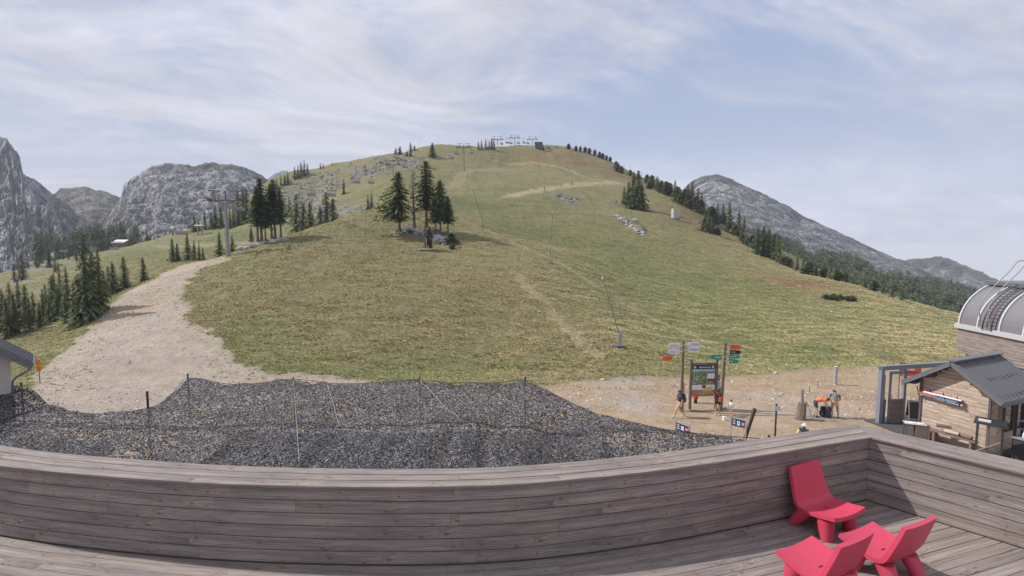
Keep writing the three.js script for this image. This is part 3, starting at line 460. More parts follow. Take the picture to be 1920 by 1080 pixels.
// a crown of unit height: whorls of drooping sprays, each spray a few small faces
function crownGeometry(o) {
  const R = rng(o.seed), pos = [], col = [], c = new THREE.Color(), green = o.green || [0.105, 0.128, 0.06];
  const face = (a, b, d, k) => { pos.push(a.x, a.y, a.z, b.x, b.y, b.z, d.x, d.y, d.z); for (let q = 0; q < 3; q++) col.push(green[0] * k, green[1] * k, green[2] * k); };
  for (let n = 0; n < o.fronds; n++) {
    const t = o.bare + (1 - o.bare) * Math.pow((n + R()) / o.fronds, o.bunch || 1.0), an = n * 2.39996 + R() * 0.9;
    const side = 1 + (o.lean || 0) * Math.cos(an - (o.leanTo || 0));
    const L = o.radius * o.profile((t - o.bare) / (1 - o.bare)) * (0.62 + 0.5 * R()) * side * (vnoise(t * 9, an * 0.8, o.seed) * 0.7 + 0.65);
    const droop = (o.droop ?? 0.35) * (0.6 + 0.8 * R()), w = (o.width || 0.05) * (0.7 + 0.6 * R()) * (0.5 + L / o.radius * 0.8), ca = Math.cos(an), sa = Math.sin(an), k0 = 0.5 + 0.95 * R();
    const spine = (s) => V(ca * L * s, t - droop * L * s * (0.6 + 0.5 * s) + 0.10 * L * s * s * s, sa * L * s), seg = o.seg || 3;
    for (let i = 0; i < seg; i++) {
      const a = spine(i / seg), b = spine((i + 1) / seg), wa = w * (1 - i / seg * 0.55), wb = w * (1 - (i + 1) / seg * 0.7) * (i === seg - 1 ? 0.3 : 1), tilt = (R() - 0.5) * 0.9;
      const off = (p, s, ww) => V(p.x - sa * ww * s, p.y - Math.abs(ww) * 0.35 + s * ww * tilt, p.z + ca * ww * s);
      face(off(a, 1, wa), off(a, -1, wa), off(b, 1, wb), k0 * (0.85 + 0.3 * R())); face(off(b, 1, wb), off(a, -1, wa), off(b, -1, wb), k0 * (0.85 + 0.3 * R()));
      for (let q = 0; q < (o.sprigs || 2); q++) { const s = (i + R()) / seg, p = spine(s), d = R() < 0.5 ? 1 : -1, l = w * (0.9 + 1.3 * R()), h = w * (0.3 + 0.9 * R()), f = (R() - 0.3) * 0.8; face(V(p.x, p.y + w * 0.15, p.z), V(p.x - sa * l * d * 0.5 + ca * l * (f + 0.35), p.y - h * 0.4, p.z + ca * l * d * 0.5 + sa * l * (f + 0.35)), V(p.x - sa * l * d + ca * l * f, p.y - h, p.z + ca * l * d + sa * l * f), k0 * (0.75 + 0.5 * R())); }
    }
  }
  const g = new THREE.BufferGeometry(); g.setAttribute('position', new THREE.Float32BufferAttribute(pos, 3)); g.setAttribute('color', new THREE.Float32BufferAttribute(col, 3)); g.computeVertexNormals(); return g;
}
const cone = (t) => Math.pow(1 - t, 0.8) * (0.75 + 0.25 * smooth(0, 0.12, t)) + 0.03, cone2 = (t) => Math.pow(1 - t, 0.62) * smooth(-0.25, 0.25, t) + 0.04, egg = (t) => Math.pow(Math.sin(Math.PI * clamp(0.12 + 0.86 * t)), 0.7);
const trunkGeo = (h, r, seed = 0, bend = 0) => { const g = new THREE.CylinderGeometry(r * 0.12, r, h, 7, 8).translate(0, h / 2, 0), p = g.attributes.position; for (let i = 0; i < p.count; i++) { const y = p.getY(i), k = 1 + 0.6 * Math.exp(-y / (h * 0.03)); p.setX(i, p.getX(i) * k + bend * Math.sin(y / h * 2.2) + (vnoise(y * 9, seed, 3) - 0.5) * r * 0.5); p.setZ(i, p.getZ(i) * k); } g.computeVertexNormals(); return g; };
const protos = {};
function proto(kind, list) { protos[kind] = list.map((o, i) => { const g = new THREE.Group(); const tr = new THREE.Mesh(trunkGeo(0.97, o.trunk || 0.018, i, o.bend || 0), barkMat); tr.name = 'trunk'; const cr = new THREE.Mesh(crownGeometry(o), needleMat); cr.name = 'crown'; for (const m of [tr, cr]) { m.castShadow = m.receiveShadow = true; g.add(m); } return g; }); }
const many = (n, o) => Array.from({ length: n }, (_, i) => ({ ...o, seed: o.seed + i * 7, radius: o.radius * (0.9 + 0.07 * i), droop: (o.droop ?? 0.4) + i * 0.05 }));
proto('tall', many(4, { seed: 601, fronds: 165, seg: 4, sprigs: 4, bare: 0.32, radius: 0.2, width: 0.021, profile: cone2, droop: 0.3, trunk: 0.02 }));
proto('broad', many(3, { seed: 641, fronds: 220, seg: 4, sprigs: 4, bare: 0.3, radius: 0.31, width: 0.025, profile: cone2, droop: 0.36, trunk: 0.022 }));
proto('full', many(4, { seed: 661, fronds: 140, seg: 3, sprigs: 4, bare: 0.03, radius: 0.26, width: 0.029, profile: cone, droop: 0.5, trunk: 0.018 }));
proto('slim', many(4, { seed: 681, fronds: 125, seg: 3, sprigs: 4, bare: 0.04, radius: 0.19, width: 0.025, profile: cone, droop: 0.55, trunk: 0.016 }));
proto('round', many(3, { seed: 701, fronds: 170, seg: 3, sprigs: 3, bare: 0.06, radius: 0.42, width: 0.06, profile: egg, droop: 0.05, trunk: 0.03, green: [0.09, 0.112, 0.06] }));
proto('small', many(4, { seed: 721, fronds: 60, seg: 2, sprigs: 2, bare: 0.02, radius: 0.24, width: 0.055, profile: cone, droop: 0.5, trunk: 0.02 }));
proto('leaning', [{ seed: 741, fronds: 210, seg: 4, sprigs: 4, bare: 0.18, radius: 0.29, width: 0.025, profile: (t) => (t < 0.72 ? 0.55 + 0.45 * Math.sin((t + 0.1) * 3.3) : cone2(t)) * smooth(-0.1, 0.2, t), droop: 0.45, lean: 0.3, leanTo: Math.PI, trunk: 0.02 }]);
proto('bush', many(3, { seed: 761, fronds: 150, seg: 2, sprigs: 4, bare: 0.0, radius: 0.6, width: 0.1, profile: egg, droop: 0.1, trunk: 0.02, green: [0.10, 0.13, 0.055] }));
function foot(px, py, d) { if (d) { const p = at(px, py, d); p.y = ground(p.x, p.z); return p; } for (let k = 0; k < 24; k += 2) { const p = hit(px, py + k); if (p.z > -420) return p; } const p = at(px, py, 250); p.y = ground(p.x, p.z); return p; }
const depthOf = (p) => -(p.z) * CP - (p.y - EYE.y) * SP;
let treeCount = 0; const treeR = rng(800);
function tree(kind, px, py, top, label, group, o = {}) {
  const p = foot(px, py, o.d), d = depthOf(p), yTop = at(px, top, d).y, h = Math.max(1, yTop - p.y), list = protos[kind], src = list[treeCount++ % list.length], c = src.clone();
  c.children[1].material = needleMats[Math.floor(treeR() * 5)]; c.name = numbered(kind === 'bush' ? 'shrub' : kind === 'round' ? 'pine_tree' : 'spruce_tree'); c.position.set(p.x, p.y - 0.15, p.z); c.rotation.y = kind === 'leaning' ? 0 : treeR() * 6.28; const w = h * (o.w || 1) * (0.92 + 0.16 * treeR()); c.scale.set(w, h + 0.15, w);
  scene.add(c); tag(c, label, kind === 'bush' ? 'shrub' : 'tree', group); return c;
}
// ring of trees round the rocks on the knoll
tree('leaning', 749, 434, 322, 'spruce with a bushy crown hanging to one side, beside the dead trunk on the knoll');
tree('tall', 800, 433, 303, 'tallest spruce behind the bear statue on the knoll', undefined, { w: 1.1 });
tree('broad', 826, 440, 338, 'broad dense spruce beside the tallest spruce, above the round shrub', undefined, { w: 0.85 });
tree('tall', 817, 437, 372, 'shorter spruce squeezed between the tallest spruce and the broad spruce', undefined, { w: 1.2 });
tree('tall', 840, 441, 368, 'outer spruce on the shaded side of the broad spruce', undefined, { w: 1.3 });
{ // dead one
  const p = foot(776, 430), h = at(776, 318, depthOf(p)).y - p.y, R = rng(811), t = thing('dead_tree', 'dead bare spruce trunk with drooping grey twigs on the knoll', 'tree', [p.x, p.y - 0.2, p.z]);
  mesh('trunk', trunkGeo(h, 0.3, 5), deadMat, t); const twigs = [];
  for (let k = 0; k < 130; k++) { const y = h * (0.2 + 0.78 * R()), a = R() * 6.28, L = (1 - y / h) * 2.6 * (0.5 + 0.7 * R()) + 0.35, q = V(Math.cos(a) * L * 0.55, y - L * 0.12, Math.sin(a) * L * 0.55), e = V(Math.cos(a) * L, y - L * (0.4 + 0.3 * R()), Math.sin(a) * L); twigs.push(rod(V(0, y, 0), q, 0.035, 0.02, 3), rod(q, e, 0.022, 0.006, 3)); for (let s = 0; s < 3; s++) { const m = q.clone().lerp(e, R()); twigs.push(rod(m, m.clone().add(V((R() - 0.5) * 0.5, -0.25 * R(), (R() - 0.5) * 0.5)), 0.014, 0.004, 3)); } }
  mesh('branches', twigs, deadMat, t);
}
tree('bush', 845, 457, 436, 'round light green shrub at the foot of the broad spruce'); tree('bush', 848, 467, 458, 'low shrub in the grass just below the round shrub');
// stand beside the lift pylon
[[472, 464, 425, 0.7], [484, 457, 350], [491, 455, 334], [498, 452, 372], [510, 452, 345], [516, 451, 337], [527, 449, 350]].forEach(([x, y, t, w], i) => tree('tall', x, y, t, i === 0 ? 'small half bare spruce at the edge of the stand near the lift pylon' : 'tall spruce with bare lower trunk in the stand on the rocks near the lift pylon', i === 0 ? undefined : 'spruces in the stand near the lift pylon', { w: w || 1.05 }));
const behind = 'spruces in the hollow behind the knoll';
for (const [x, y, t, d, k] of [[557, 440, 364, 128, 'full'], [570, 440, 380, 122, 'full'], [583, 440, 378, 120, 'full'], [601, 425, 385, 120, 'full'], [613, 425, 360, 126, 'full'], [625, 420, 372, 122, 'full'], [543, 402, 368, 170, 'small'], [690, 392, 363, 0, 'small'], [697, 392, 361, 0, 'small'], [645, 364, 336, 0, 'slim'], [606, 384, 365, 0, 'small'], [548, 420, 385, 150, 'small']]) tree(k, x, y, t, 'spruce growing in the hollow between the knoll and the rocky hill', behind, { d });
for (const [x, y, t] of [[447, 408, 365], [457, 404, 350], [463, 402, 352], [438, 412, 385], [431, 413, 388]]) tree('slim', x, y, t, 'slim spruce at the top of the meadow behind the lift pylon', 'slim spruces at the top of the far meadow', { d: 172 });
for (const [x, y, t] of [[365, 434, 404], [373, 434, 412], [397, 428, 396], [405, 427, 385], [415, 426, 388], [385, 431, 400], [277, 460, 431], [283, 460, 440], [290, 458, 440], [298, 457, 440], [325, 450, 432], [333, 448, 436], [341, 446, 430]]) tree('full', x, y, t, 'spruce along the far rim of the meadow below the grey mountain', 'spruces along the rim of the far meadow', { d: 178 });
// beside the track
for (const [x, y, t, k] of [[325, 503, 446, 'full'], [334, 500, 455, 'full'], [353, 492, 440, 'full'], [365, 487, 450, 'slim'], [374, 485, 455, 'slim'], [412, 478, 434, 'full'], [436, 474, 440, 'full'], [270, 530, 481, 'full'], [381, 481, 463, 'slim']]) tree(k, x, y, t, 'young spruce growing along the upper track', 'young spruces along the upper track', { d: x < 300 ? 80 : 96 });
tree('full', 165, 604, 438, 'tallest spruce of the row beside the track, with ragged crown', undefined, { w: 0.75 }); tree('slim', 190, 585, 462, 'thin see-through spruce beside the tallest spruce of the track row', undefined, { w: 0.8 });
for (const [x, y, t, d, k] of [[152, 607, 512, 0, 'full'], [178, 590, 470, 0, 'full'], [130, 605, 500, 66, 'slim'], [118, 610, 505, 68, 'slim'], [103, 612, 515, 70, 'full'], [84, 618, 540, 66, 'slim'], [66, 622, 545, 66, 'slim'], [52, 625, 532, 67, 'full'], [40, 630, 524, 68, 'slim'], [24, 634, 528, 66, 'slim'], [10, 636, 540, 66, 'slim'], [-6, 640, 530, 66, 'full'], [214, 560, 490, 76, 'full'], [235, 550, 480, 78, 'full'], [206, 565, 497, 78, 'full'], [142, 600, 525, 70, 'full'], [95, 615, 560, 64, 'full'], [76, 620, 565, 63, 'full'], [30, 632, 548, 62, 'full'], [58, 628, 556, 62, 'slim'], [112, 612, 538, 64, 'full'], [125, 608, 548, 62, 'full'], [172, 600, 520, 61, 'full'], [160, 606, 545, 59, 'full'], [140, 606, 548, 60, 'slim'], [198, 575, 508, 72, 'full'], [16, 636, 556, 61, 'full'], [90, 618, 530, 70, 'slim'], [107, 610, 510, 72, 'slim']]) tree(k, x, y, t, 'spruce in the dense row below the track', 'spruces in the row below the track', { d });
for (const [x, y, t, d] of [[44, 528, 470, 130], [38, 530, 490, 132], [70, 512, 478, 150], [93, 512, 460, 150], [105, 525, 484, 140], [110, 520, 488, 142], [145, 505, 460, 155], [75, 515, 483, 152], [28, 535, 494, 128], [55, 510, 488, 152], [185, 492, 470, 170], [203, 488, 470, 170], [130, 500, 470, 160], [120, 498, 472, 165], [155, 492, 462, 175], [165, 490, 460, 178]]) tree('slim', x, y, t, 'slim dark spruce on the scree across the valley', 'spruces on the scree across the valley', { d });
// rim and top of the hill
for (const [x, y, t, k, w] of [[742, 289, 277, 'small', 2.0], [750, 289, 274, 'small', 2.2], [770, 280, 267, 'small', 1.5], [777, 280, 272, 'small', 1.8], [763, 293, 282, 'small', 1.9], [770, 293, 281, 'small', 1.8], [811, 294, 268, 'full', 1.6]]) tree(k, x, y, t, 'compact spruce on the bald top of the hill', 'compact spruces on the bald hilltop', { w });
for (const [x, y, t] of [[897, 280, 264], [903, 280, 262], [911, 280, 260], [917, 280, 263], [922, 281, 258], [926, 281, 260]]) tree('small', x, y, t, 'spruce in the clump under the summit pylons', 'spruces in the clump under the summit pylons');
for (const [x, y, t] of [[519, 352, 333], [527, 350, 328], [534, 346, 326], [540, 344, 320], [553, 336, 312], [559, 333, 310], [565, 331, 302], [571, 328, 300], [577, 326, 305], [601, 316, 304], [606, 315, 305], [623, 310, 302]]) tree('small', x, y, t, 'spruce standing on the skyline of the rocky hill', 'spruces on the skyline of the rocky hill');
for (const [x, y, t] of [[1066, 280, 269], [1080, 283, 273], [1088, 284, 274], [1097, 286, 275], [1105, 289, 277], [1115, 292, 280], [1124, 296, 284], [1130, 298, 287], [1137, 300, 291], [1144, 303, 293], [1155, 318, 302], [1165, 325, 311], [1158, 322, 306], [1182, 330, 318], [1213, 345, 327], [1222, 350, 328], [1240, 360, 338], [1250, 366, 340], [1256, 368, 343]]) tree('round', x, y, t, 'rounded mountain pine on the descending skyline ridge', 'rounded pines on the skyline ridge', { w: 0.9 });
for (const [x, y, t, w] of [[1170, 381, 350, 1.2], [1178, 384, 340, 1.2], [1187, 389, 322, 1.15], [1196, 393, 320, 1.1], [1203, 395, 345, 1.2]]) tree('full', x, y, t, 'tall dark spruce in the tight clump below the ridge path', 'spruces in the clump below the ridge path', { w });
for (const [x, y, t, d] of [[1232, 356, 330, 0], [1265, 378, 338, 0], [1274, 382, 350, 0], [1289, 388, 345, 0], [1297, 391, 340, 0], [1308, 396, 352, 0], [1315, 400, 362, 0], [1345, 415, 380, 0], [1355, 418, 380, 0], [1367, 422, 378, 0], [1385, 432, 395, 0], [1395, 436, 405, 0], [1281, 384, 356, 0], [1244, 362, 343, 0]]) tree('full', x, y, t, 'spruce on the shoulder of the ridge above the concrete block', 'spruces on the shoulder of the ridge', { d });
for (const [x, y, t, w] of [[1321, 434, 392, 1.2], [1329, 437, 398, 1.2], [1337, 438, 408, 1.2]]) tree('full', x, y, t, 'bushy spruce in the clump just past the concrete block', 'spruces in the clump past the concrete block', { w });
tree('bush', 1345, 440, 426, 'light shrub beside the spruce clump past the concrete block'); tree('small', 1360, 430, 414, 'lone small spruce in the grass past the concrete block');
for (const [x, y, t, k] of [[1382, 452, 430, 'round'], [1392, 458, 438, 'round'], [1420, 484, 428, 'full'], [1430, 487, 423, 'full'], [1440, 490, 428, 'full'], [1450, 494, 436, 'full'], [1458, 497, 444, 'full'], [1470, 502, 478, 'bush'], [1478, 505, 484, 'bush'], [1494, 512, 480, 'full'], [1505, 516, 484, 'full'], [1516, 519, 490, 'round'], [1530, 522, 495, 'full'], [1544, 525, 500, 'round'], [1556, 529, 497, 'full'], [1570, 533, 503, 'round'], [1586, 537, 507, 'full'], [1603, 541, 510, 'full'], [1620, 548, 518, 'full'], [1638, 555, 524, 'round'], [1655, 561, 528, 'full'], [1672, 568, 534, 'full'], [1690, 575, 540, 'full']]) tree(k, x, y, t, k === 'bush' ? 'light green shrub on the rim of the meadow' : k === 'round' ? 'rounded pine at the near edge of the forest on the meadow rim' : 'spruce at the near edge of the forest on the meadow rim', k === 'bush' ? 'shrubs on the meadow rim' : k === 'round' ? 'pines on the meadow rim' : 'spruces on the meadow rim', { w: 1.15, d: depthOf(foot(x, y)) + 7 });
{ // low juniper patch on the meadow
  const p = hit(1573, 560), R = rng(871), t = thing('juniper_patch', 'low dark green juniper patch spread on the open meadow', 'shrub', [p.x, p.y, p.z]), geos = [];
  for (let k = 0; k < 26; k++) { const g = protos.bush[k % 3].children[1].geometry.clone(), x = (R() - 0.5) * 4.6, z = (R() - 0.5) * 2.4 * (1 - Math.abs(x) / 3); g.scale(0.9, 0.55 + 0.3 * R(), 0.9).rotateY(R() * 6).translate(x, ground(p.x + x, p.z + z) - p.y - 0.05, z); geos.push(g); }
  mesh('foliage', geos, needleMat, t);
}
{ const R = rng(861); for (let k = 0; k < 34; k++) { const u = (k + R()) / 34, x = 1215 + u * 205, y = 347 + u * u * 40 + u * 85 + R() * 8, s = 14 + 16 * R(); tree(R() < 0.55 ? 'full' : 'round', x, y, y - s, 'conifer in the thick belt along the ridge between the spruce clumps', 'conifers in the belt along the ridge', { w: 1.1, d: depthOf(foot(x, y)) + 6 * R() }); } }
// the forest beyond the rim, too many to count
{
  const R = rng(881), put = [], m = new THREE.Matrix4(), q = new THREE.Quaternion(), c = new THREE.Color();
  while (put.length < 4300) { const u = R(), v = Math.pow(R(), 1.4), p = woodPoint(u, v); if (fbm(p.x / 30, p.z / 30, 885, 3) < 0.33 + 0.1 * (1 - v)) continue; p.y += (fbm(p.x / 22, p.z / 22, 341, 4) - 0.5) * 8 - 0.3; put.push(p); }
  const g = crownGeometry({ seed: 889, fronds: 46, seg: 2, sprigs: 2, bare: 0.02, radius: 0.28, width: 0.07, profile: cone2, droop: 0.4 });
  const f = new THREE.InstancedMesh(g, needleMat, put.length); put.forEach((p, i) => { const h = 5.5 + 6 * R() * R() + 1.5 * R(); q.setFromAxisAngle(V(0, 1, 0), R() * 6.28); m.compose(p, q, V(h * (1 + 0.4 * R()), h, h * (1 + 0.4 * R()))); f.setMatrixAt(i, m); const k = 0.6 + 0.6 * R(); c.setRGB(k * 0.95, k * 1.05, k * 0.9); f.setColorAt(i, c); });
  f.name = 'forest'; tag(f, 'dense conifer forest covering the hillside below the limestone mountain', 'forest', null, 'stuff'); f.castShadow = f.receiveShadow = true; scene.add(f);
  const put2 = []; while (put2.length < 700) { const px = 60 + 200 * R(), py = 442 + 40 * R() + (150 - px) * 0.09, p = at(px, py, 280 + 60 * R()); if (fbm(px / 24, py / 12, 893, 3) < 0.45) continue; put2.push(p); }
  const f2 = new THREE.InstancedMesh(g, needleMat, put2.length); put2.forEach((p, i) => { const h = 3.5 + 4.5 * R(); q.setFromAxisAngle(V(0, 1, 0), R() * 6.28); m.compose(p, q, V(h, h, h)); f2.setMatrixAt(i, m); const k = 0.8 + 0.8 * R(); c.setRGB(k, k, k); f2.setColorAt(i, c); });
  f2.name = numbered('valley_forest'); tag(f2, 'dark conifer wood at the foot of the grey cliff across the valley', 'forest', null, 'stuff'); scene.add(f2);
}

// ------------------------------------------------------------------ chairlift
const steel = std(lin(0.30, 0.315, 0.34), 0.55, { metalness: 0.35 }), darkSteel = std(lin(0.09, 0.085, 0.085), 0.6), rustSteel = std(lin(0.16, 0.09, 0.085), 0.7), greySeat = std(lin(0.16, 0.165, 0.18), 0.6);
function pylon(base, h, turn, label, group) {           // column, cross arm along x, rope runs along z
  const t = thing('lift_pylon', label, 'pylon', [base.x, base.y, base.z], turn, group), r = h * 0.026;
  mesh('footing', cyl(r * 1.9, r * 1.7, 0.7, 0, 0, 0, 12), std(lin(0.24, 0.23, 0.23), 0.9), t);
  const col = mesh('column', cyl(r * 1.15, r * 0.85, h - 0.3, 0, (h - 0.3) / 2 + 0.3, 0, 14), steel, t); mesh('flange', cyl(r * 1.35, r * 1.35, 0.08, 0, h * 0.43, 0, 14), steel, col);
  mesh('cross_arm', [box(5.0, 0.2, 0.22, 0, h, 0), box(1.4, 0.12, 0.14, -0.9, h - 0.28, 0, 0, 0, -0.35), box(1.4, 0.12, 0.14, 0.9, h - 0.28, 0, 0, 0, 0.35)], rustSteel, t);
  for (const s of [-1, 1]) {
    const tr = mesh('sheave_train', [box(0.1, 0.12, 2.2, s * 2.2, h + 0.08, 0), box(0.5, 0.04, 2.4, s * 2.65, h - 0.06, 0)], rustSteel, t);
    for (let k = 0; k < 6; k++) mesh('sheave', cyl(0.17, 0.17, 0.09, s * 2.32, h + 0.2, -0.9 + k * 0.36, 10, 0, 0, Math.PI / 2), darkSteel, tr);
    mesh('lifting_frame', [bar(V(s * 1.5, h + 0.1, 0), V(s * 1.85, h + 1.45, 0), 0.13, 0.13), bar(V(s * 0.7, h + 1.48, 0), V(s * 2.5, h + 1.5, 0), 0.14, 0.12), rod(V(s * 2.5, h, 0.5), V(s * 2.5, h + 0.75, 0.5), 0.02, 0.02, 4), rod(V(s * 1.9, h, 0.5), V(s * 1.9, h + 0.75, 0.5), 0.02, 0.02, 4), rod(V(s * 0.9, h + 0.75, 0.5), V(s * 2.5, h + 0.75, 0.5), 0.02, 0.02, 4)], darkSteel, t);
  }
  mesh('mast', bar(V(0, h, 0), V(0, h + 1.5, 0), 0.14, 0.14), darkSteel, t);
  const rungs = []; for (let y = 1; y < h - 0.4; y += 0.5) rungs.push(box(0.36, 0.03, 0.03, 0, y, -r * 1.2 - 0.12)); rungs.push(box(0.03, h - 1, 0.03, -0.18, h / 2, -r * 1.2 - 0.12), box(0.03, h - 1, 0.03, 0.18, h / 2, -r * 1.2 - 0.12)); mesh('ladder', rungs, darkSteel, t);
  return t;
}
const lineSpots = [[-90, 565, 452, 150], [152, 492, 458, 165], [428, 479, 377, 80], [738, 346, 309, 186], [870, 320, 277, 205], [933, 284, 262, 262], [965, 282, 259, 276], [998, 279, 263, 290]].map(([px, py, top, d]) => { const p = at(px, py, d); p.y = ground(p.x, p.z) - 0.1; const h = Math.max(3.5, at(px, top, d).y - p.y); return { p, h, d }; });
const pylonLabels = [null, 'short grey lift pylon behind the spruces across the valley', 'big grey chairlift pylon with rusty cross arm above the track', 'chairlift pylon partly hidden by the spruces on the knoll', 'slender chairlift pylon standing alone on the open slope below the summit', 'summit pylon beside the clump of spruces', 'middle pylon of the three on the summit', 'summit pylon beside the dark upper station'];
lineSpots.forEach((s, i) => { const a = lineSpots[Math.max(0, i - 1)].p, b = lineSpots[Math.min(lineSpots.length - 1, i + 1)].p; s.dir = V(b.x - a.x, 0, b.z - a.z).normalize(); if (i === 2) s.dir.set(-0.12, 0, -1).normalize(); if (i > 2) s.dir.set(0.1, 0, -1).normalize(); s.turn = Math.atan2(s.dir.x, s.dir.z); if (pylonLabels[i]) pylon(s.p, s.h, s.turn, pylonLabels[i]); });
const ropes = [-1, 1].map((side) => { const pts = [], key = lineSpots.map((s) => V(s.p.x - s.dir.z * 2.32 * side, s.p.y + s.h + 0.4, s.p.z + s.dir.x * 2.32 * side)); for (let i = 0; i < key.length - 1; i++) for (let k = 0; k < 10; k++) { const q = key[i].clone().lerp(key[i + 1], k / 10), u = k / 10; q.y -= 4 * u * (1 - u) * key[i].distanceTo(key[i + 1]) * 0.012; pts.push(q); } pts.push(key[key.length - 1]); const g = []; for (let i = 0; i < pts.length - 1; i++) g.push(rod(pts[i], pts[i + 1], 0.028, 0.028, 5)); const m = mesh('haul_rope', g, darkSteel); tag(m, side < 0 ? 'haul rope of the chairlift on the downhill side of the pylons' : 'haul rope of the chairlift on the uphill side of the pylons', 'rope', 'chairlift ropes'); return pts; });
const chairGeo = (() => {
  const bars = [rod(V(0, 0.1, 0), V(0, -0.35, 0), 0.05), rod(V(0, -0.3, 0), V(0.12, -1.6, 0.1), 0.04), rod(V(-1.05, -1.6, 0.1), V(1.05, -1.6, 0.1), 0.045), rod(V(-1.05, -1.6, 0.1), V(-1.08, -2.75, 0), 0.04), rod(V(1.05, -1.6, 0.1), V(1.08, -2.75, 0), 0.04)];
  return { bars: merge(bars), seat: rbox(2.15, 0.14, 0.55, 0.05, 0, -2.78, 0.25), back: rbox(2.15, 0.55, 0.1, 0.04, 0, -2.42, -0.05, -0.15), guard: merge([rod(V(-0.95, -2.3, 0), V(-0.9, -2.35, 0.65), 0.025), rod(V(0.95, -2.3, 0), V(0.9, -2.35, 0.65), 0.025), rod(V(-0.95, -2.35, 0.65), V(0.95, -2.35, 0.65), 0.025)]) };
})();
for (const [px, side] of [[120, 1], [213, 0], [338, 1], [445, 0], [560, 1], [585, 0], [620, 1], [668, 0], [697, 1], [760, 0], [822, 0], [846, 1], [856, 0], [885, 1], [903, 0], [941, 1], [951, 0], [958, 1], [972, 0], [983, 1], [990, 0]]) {
  const pts = ropes[side]; let best = null;
  for (let i = 0; i < pts.length - 1; i++) for (let k = 0; k < 8; k++) { const p = pts[i].clone().lerp(pts[i + 1], k / 8), e = Math.abs(960 + FOCAL * p.x / depthOf(p) - px); if (!best || e < best.e) best = { e, p, d: pts[i + 1].clone().sub(pts[i]) }; }
  const near = px < 300, where = px < 300 ? 'four seat lift chair hanging over the valley beyond the track' : px < 520 ? 'four seat lift chair hanging near the big lift pylon' : px < 740 ? 'four seat lift chair hanging in front of the rocky hill' : px < 930 ? 'four seat lift chair hanging over the slope by the lone pylon' : 'four seat lift chair hanging between the summit pylons';
  const c = thing('lift_chair', where, 'chair', [best.p.x, best.p.y, best.p.z], Math.atan2(best.d.x, best.d.z) * 0.3 + Math.PI, px < 300 ? 'lift chairs over the valley' : px < 520 ? 'lift chairs near the big pylon' : px < 740 ? 'lift chairs before the rocky hill' : px < 930 ? 'lift chairs by the lone pylon' : 'lift chairs at the summit');
  mesh('hanger', chairGeo.bars, darkSteel, c); mesh('seat', chairGeo.seat, greySeat, c); mesh('backrest', chairGeo.back, steel, c); mesh('safety_bar', chairGeo.guard, darkSteel, c);
}
{ // upper station and huts on the summit, small station on the meadow, concrete block
  const s = foot(1012, 280), t = thing('lift_station', 'dark slanted upper lift station on the summit', 'building', [s.x, s.y - 0.3, s.z]);
  const sh = new THREE.Shape([[-2.2, 0.8], [-2.6, 3.6], [1.2, 3.6], [2.4, 0.4], [-2.2, 0.4]].map((p) => new THREE.Vector2(...p))); mesh('cabin', new THREE.ExtrudeGeometry(sh, { depth: 3, bevelEnabled: false }).translate(0, 0, -1.5), darkSteel, t); mesh('roof', box(4.2, 0.16, 3.3, -0.7, 3.72, 0), steel, t); for (const x of [-1.5, 1.4]) mesh('leg', box(0.3, 1, 0.3, x, 0.3, 0), steel, t);
  for (const [px, w, h, l] of [[1027, 2.6, 1.0, 'low grey hut on the summit beside the upper station'], [1043, 1.4, 1.1, 'small square cabin at the end of the summit']]) { const p = foot(px, 279), b = thing('hut', l, 'hut', [p.x, p.y - 0.2, p.z]); mesh('wall', box(w, h, 1.6, 0, h / 2, 0), std(lin(0.3, 0.29, 0.29)), b); mesh('roof', box(w + 0.3, 0.12, 1.9, 0, h + 0.06, 0, 0.06), greySeat, b); }
  const q = foot(375, 432, 172), m = thing('lift_station', 'small lift station with pale rounded roof at the top of the far meadow', 'building', [q.x, q.y - 0.2, q.z]);
  mesh('roof', new THREE.CapsuleGeometry(0.6, 2.4, 4, 10).rotateZ(Math.PI / 2).scale(1, 0.55, 1.6).translate(0, 3.3, 0), std(lin(0.33, 0.42, 0.41), 0.5), m); for (const x of [-0.7, 0.6]) mesh('leg', box(0.3, 3.2, 0.4, x, 1.5, 0), steel, m);
  const w = at(225, 455, 235), k = thing('chalet', 'distant building with white roof among the trees of the valley', 'building', [w.x, w.y - 3, w.z]); mesh('wall', box(4.5, 5, 3, 0, 1, 0), std(lin(0.12, 0.1, 0.09)), k); mesh('roof', box(5.5, 0.3, 3.8, 0, 3.6, 0, 0.35), std(lin(0.7, 0.7, 0.72)), k);
  const c = hit(1266, 411), b = thing('concrete_block', 'weathered concrete pillar block standing on the meadow edge', 'block', [c.x, c.y - 0.3, c.z], 0.25), cm = std(lin(0.42, 0.40, 0.38), 0.92, { bumpMap: gravelTex, bumpScale: 0.03 }); mesh('pillar', [rbox(1.1, 3.3, 1.3, 0.06, -0.45, 1.65, 0), rbox(0.75, 3.0, 1.3, 0.06, 0.5, 1.5, 0.02)], cm, b); mesh('plinth', rbox(3.6, 0.7, 2, 0.08, -0.9, 0.25, 0.1), std(lin(0.2, 0.2, 0.19), 0.95), b);
}

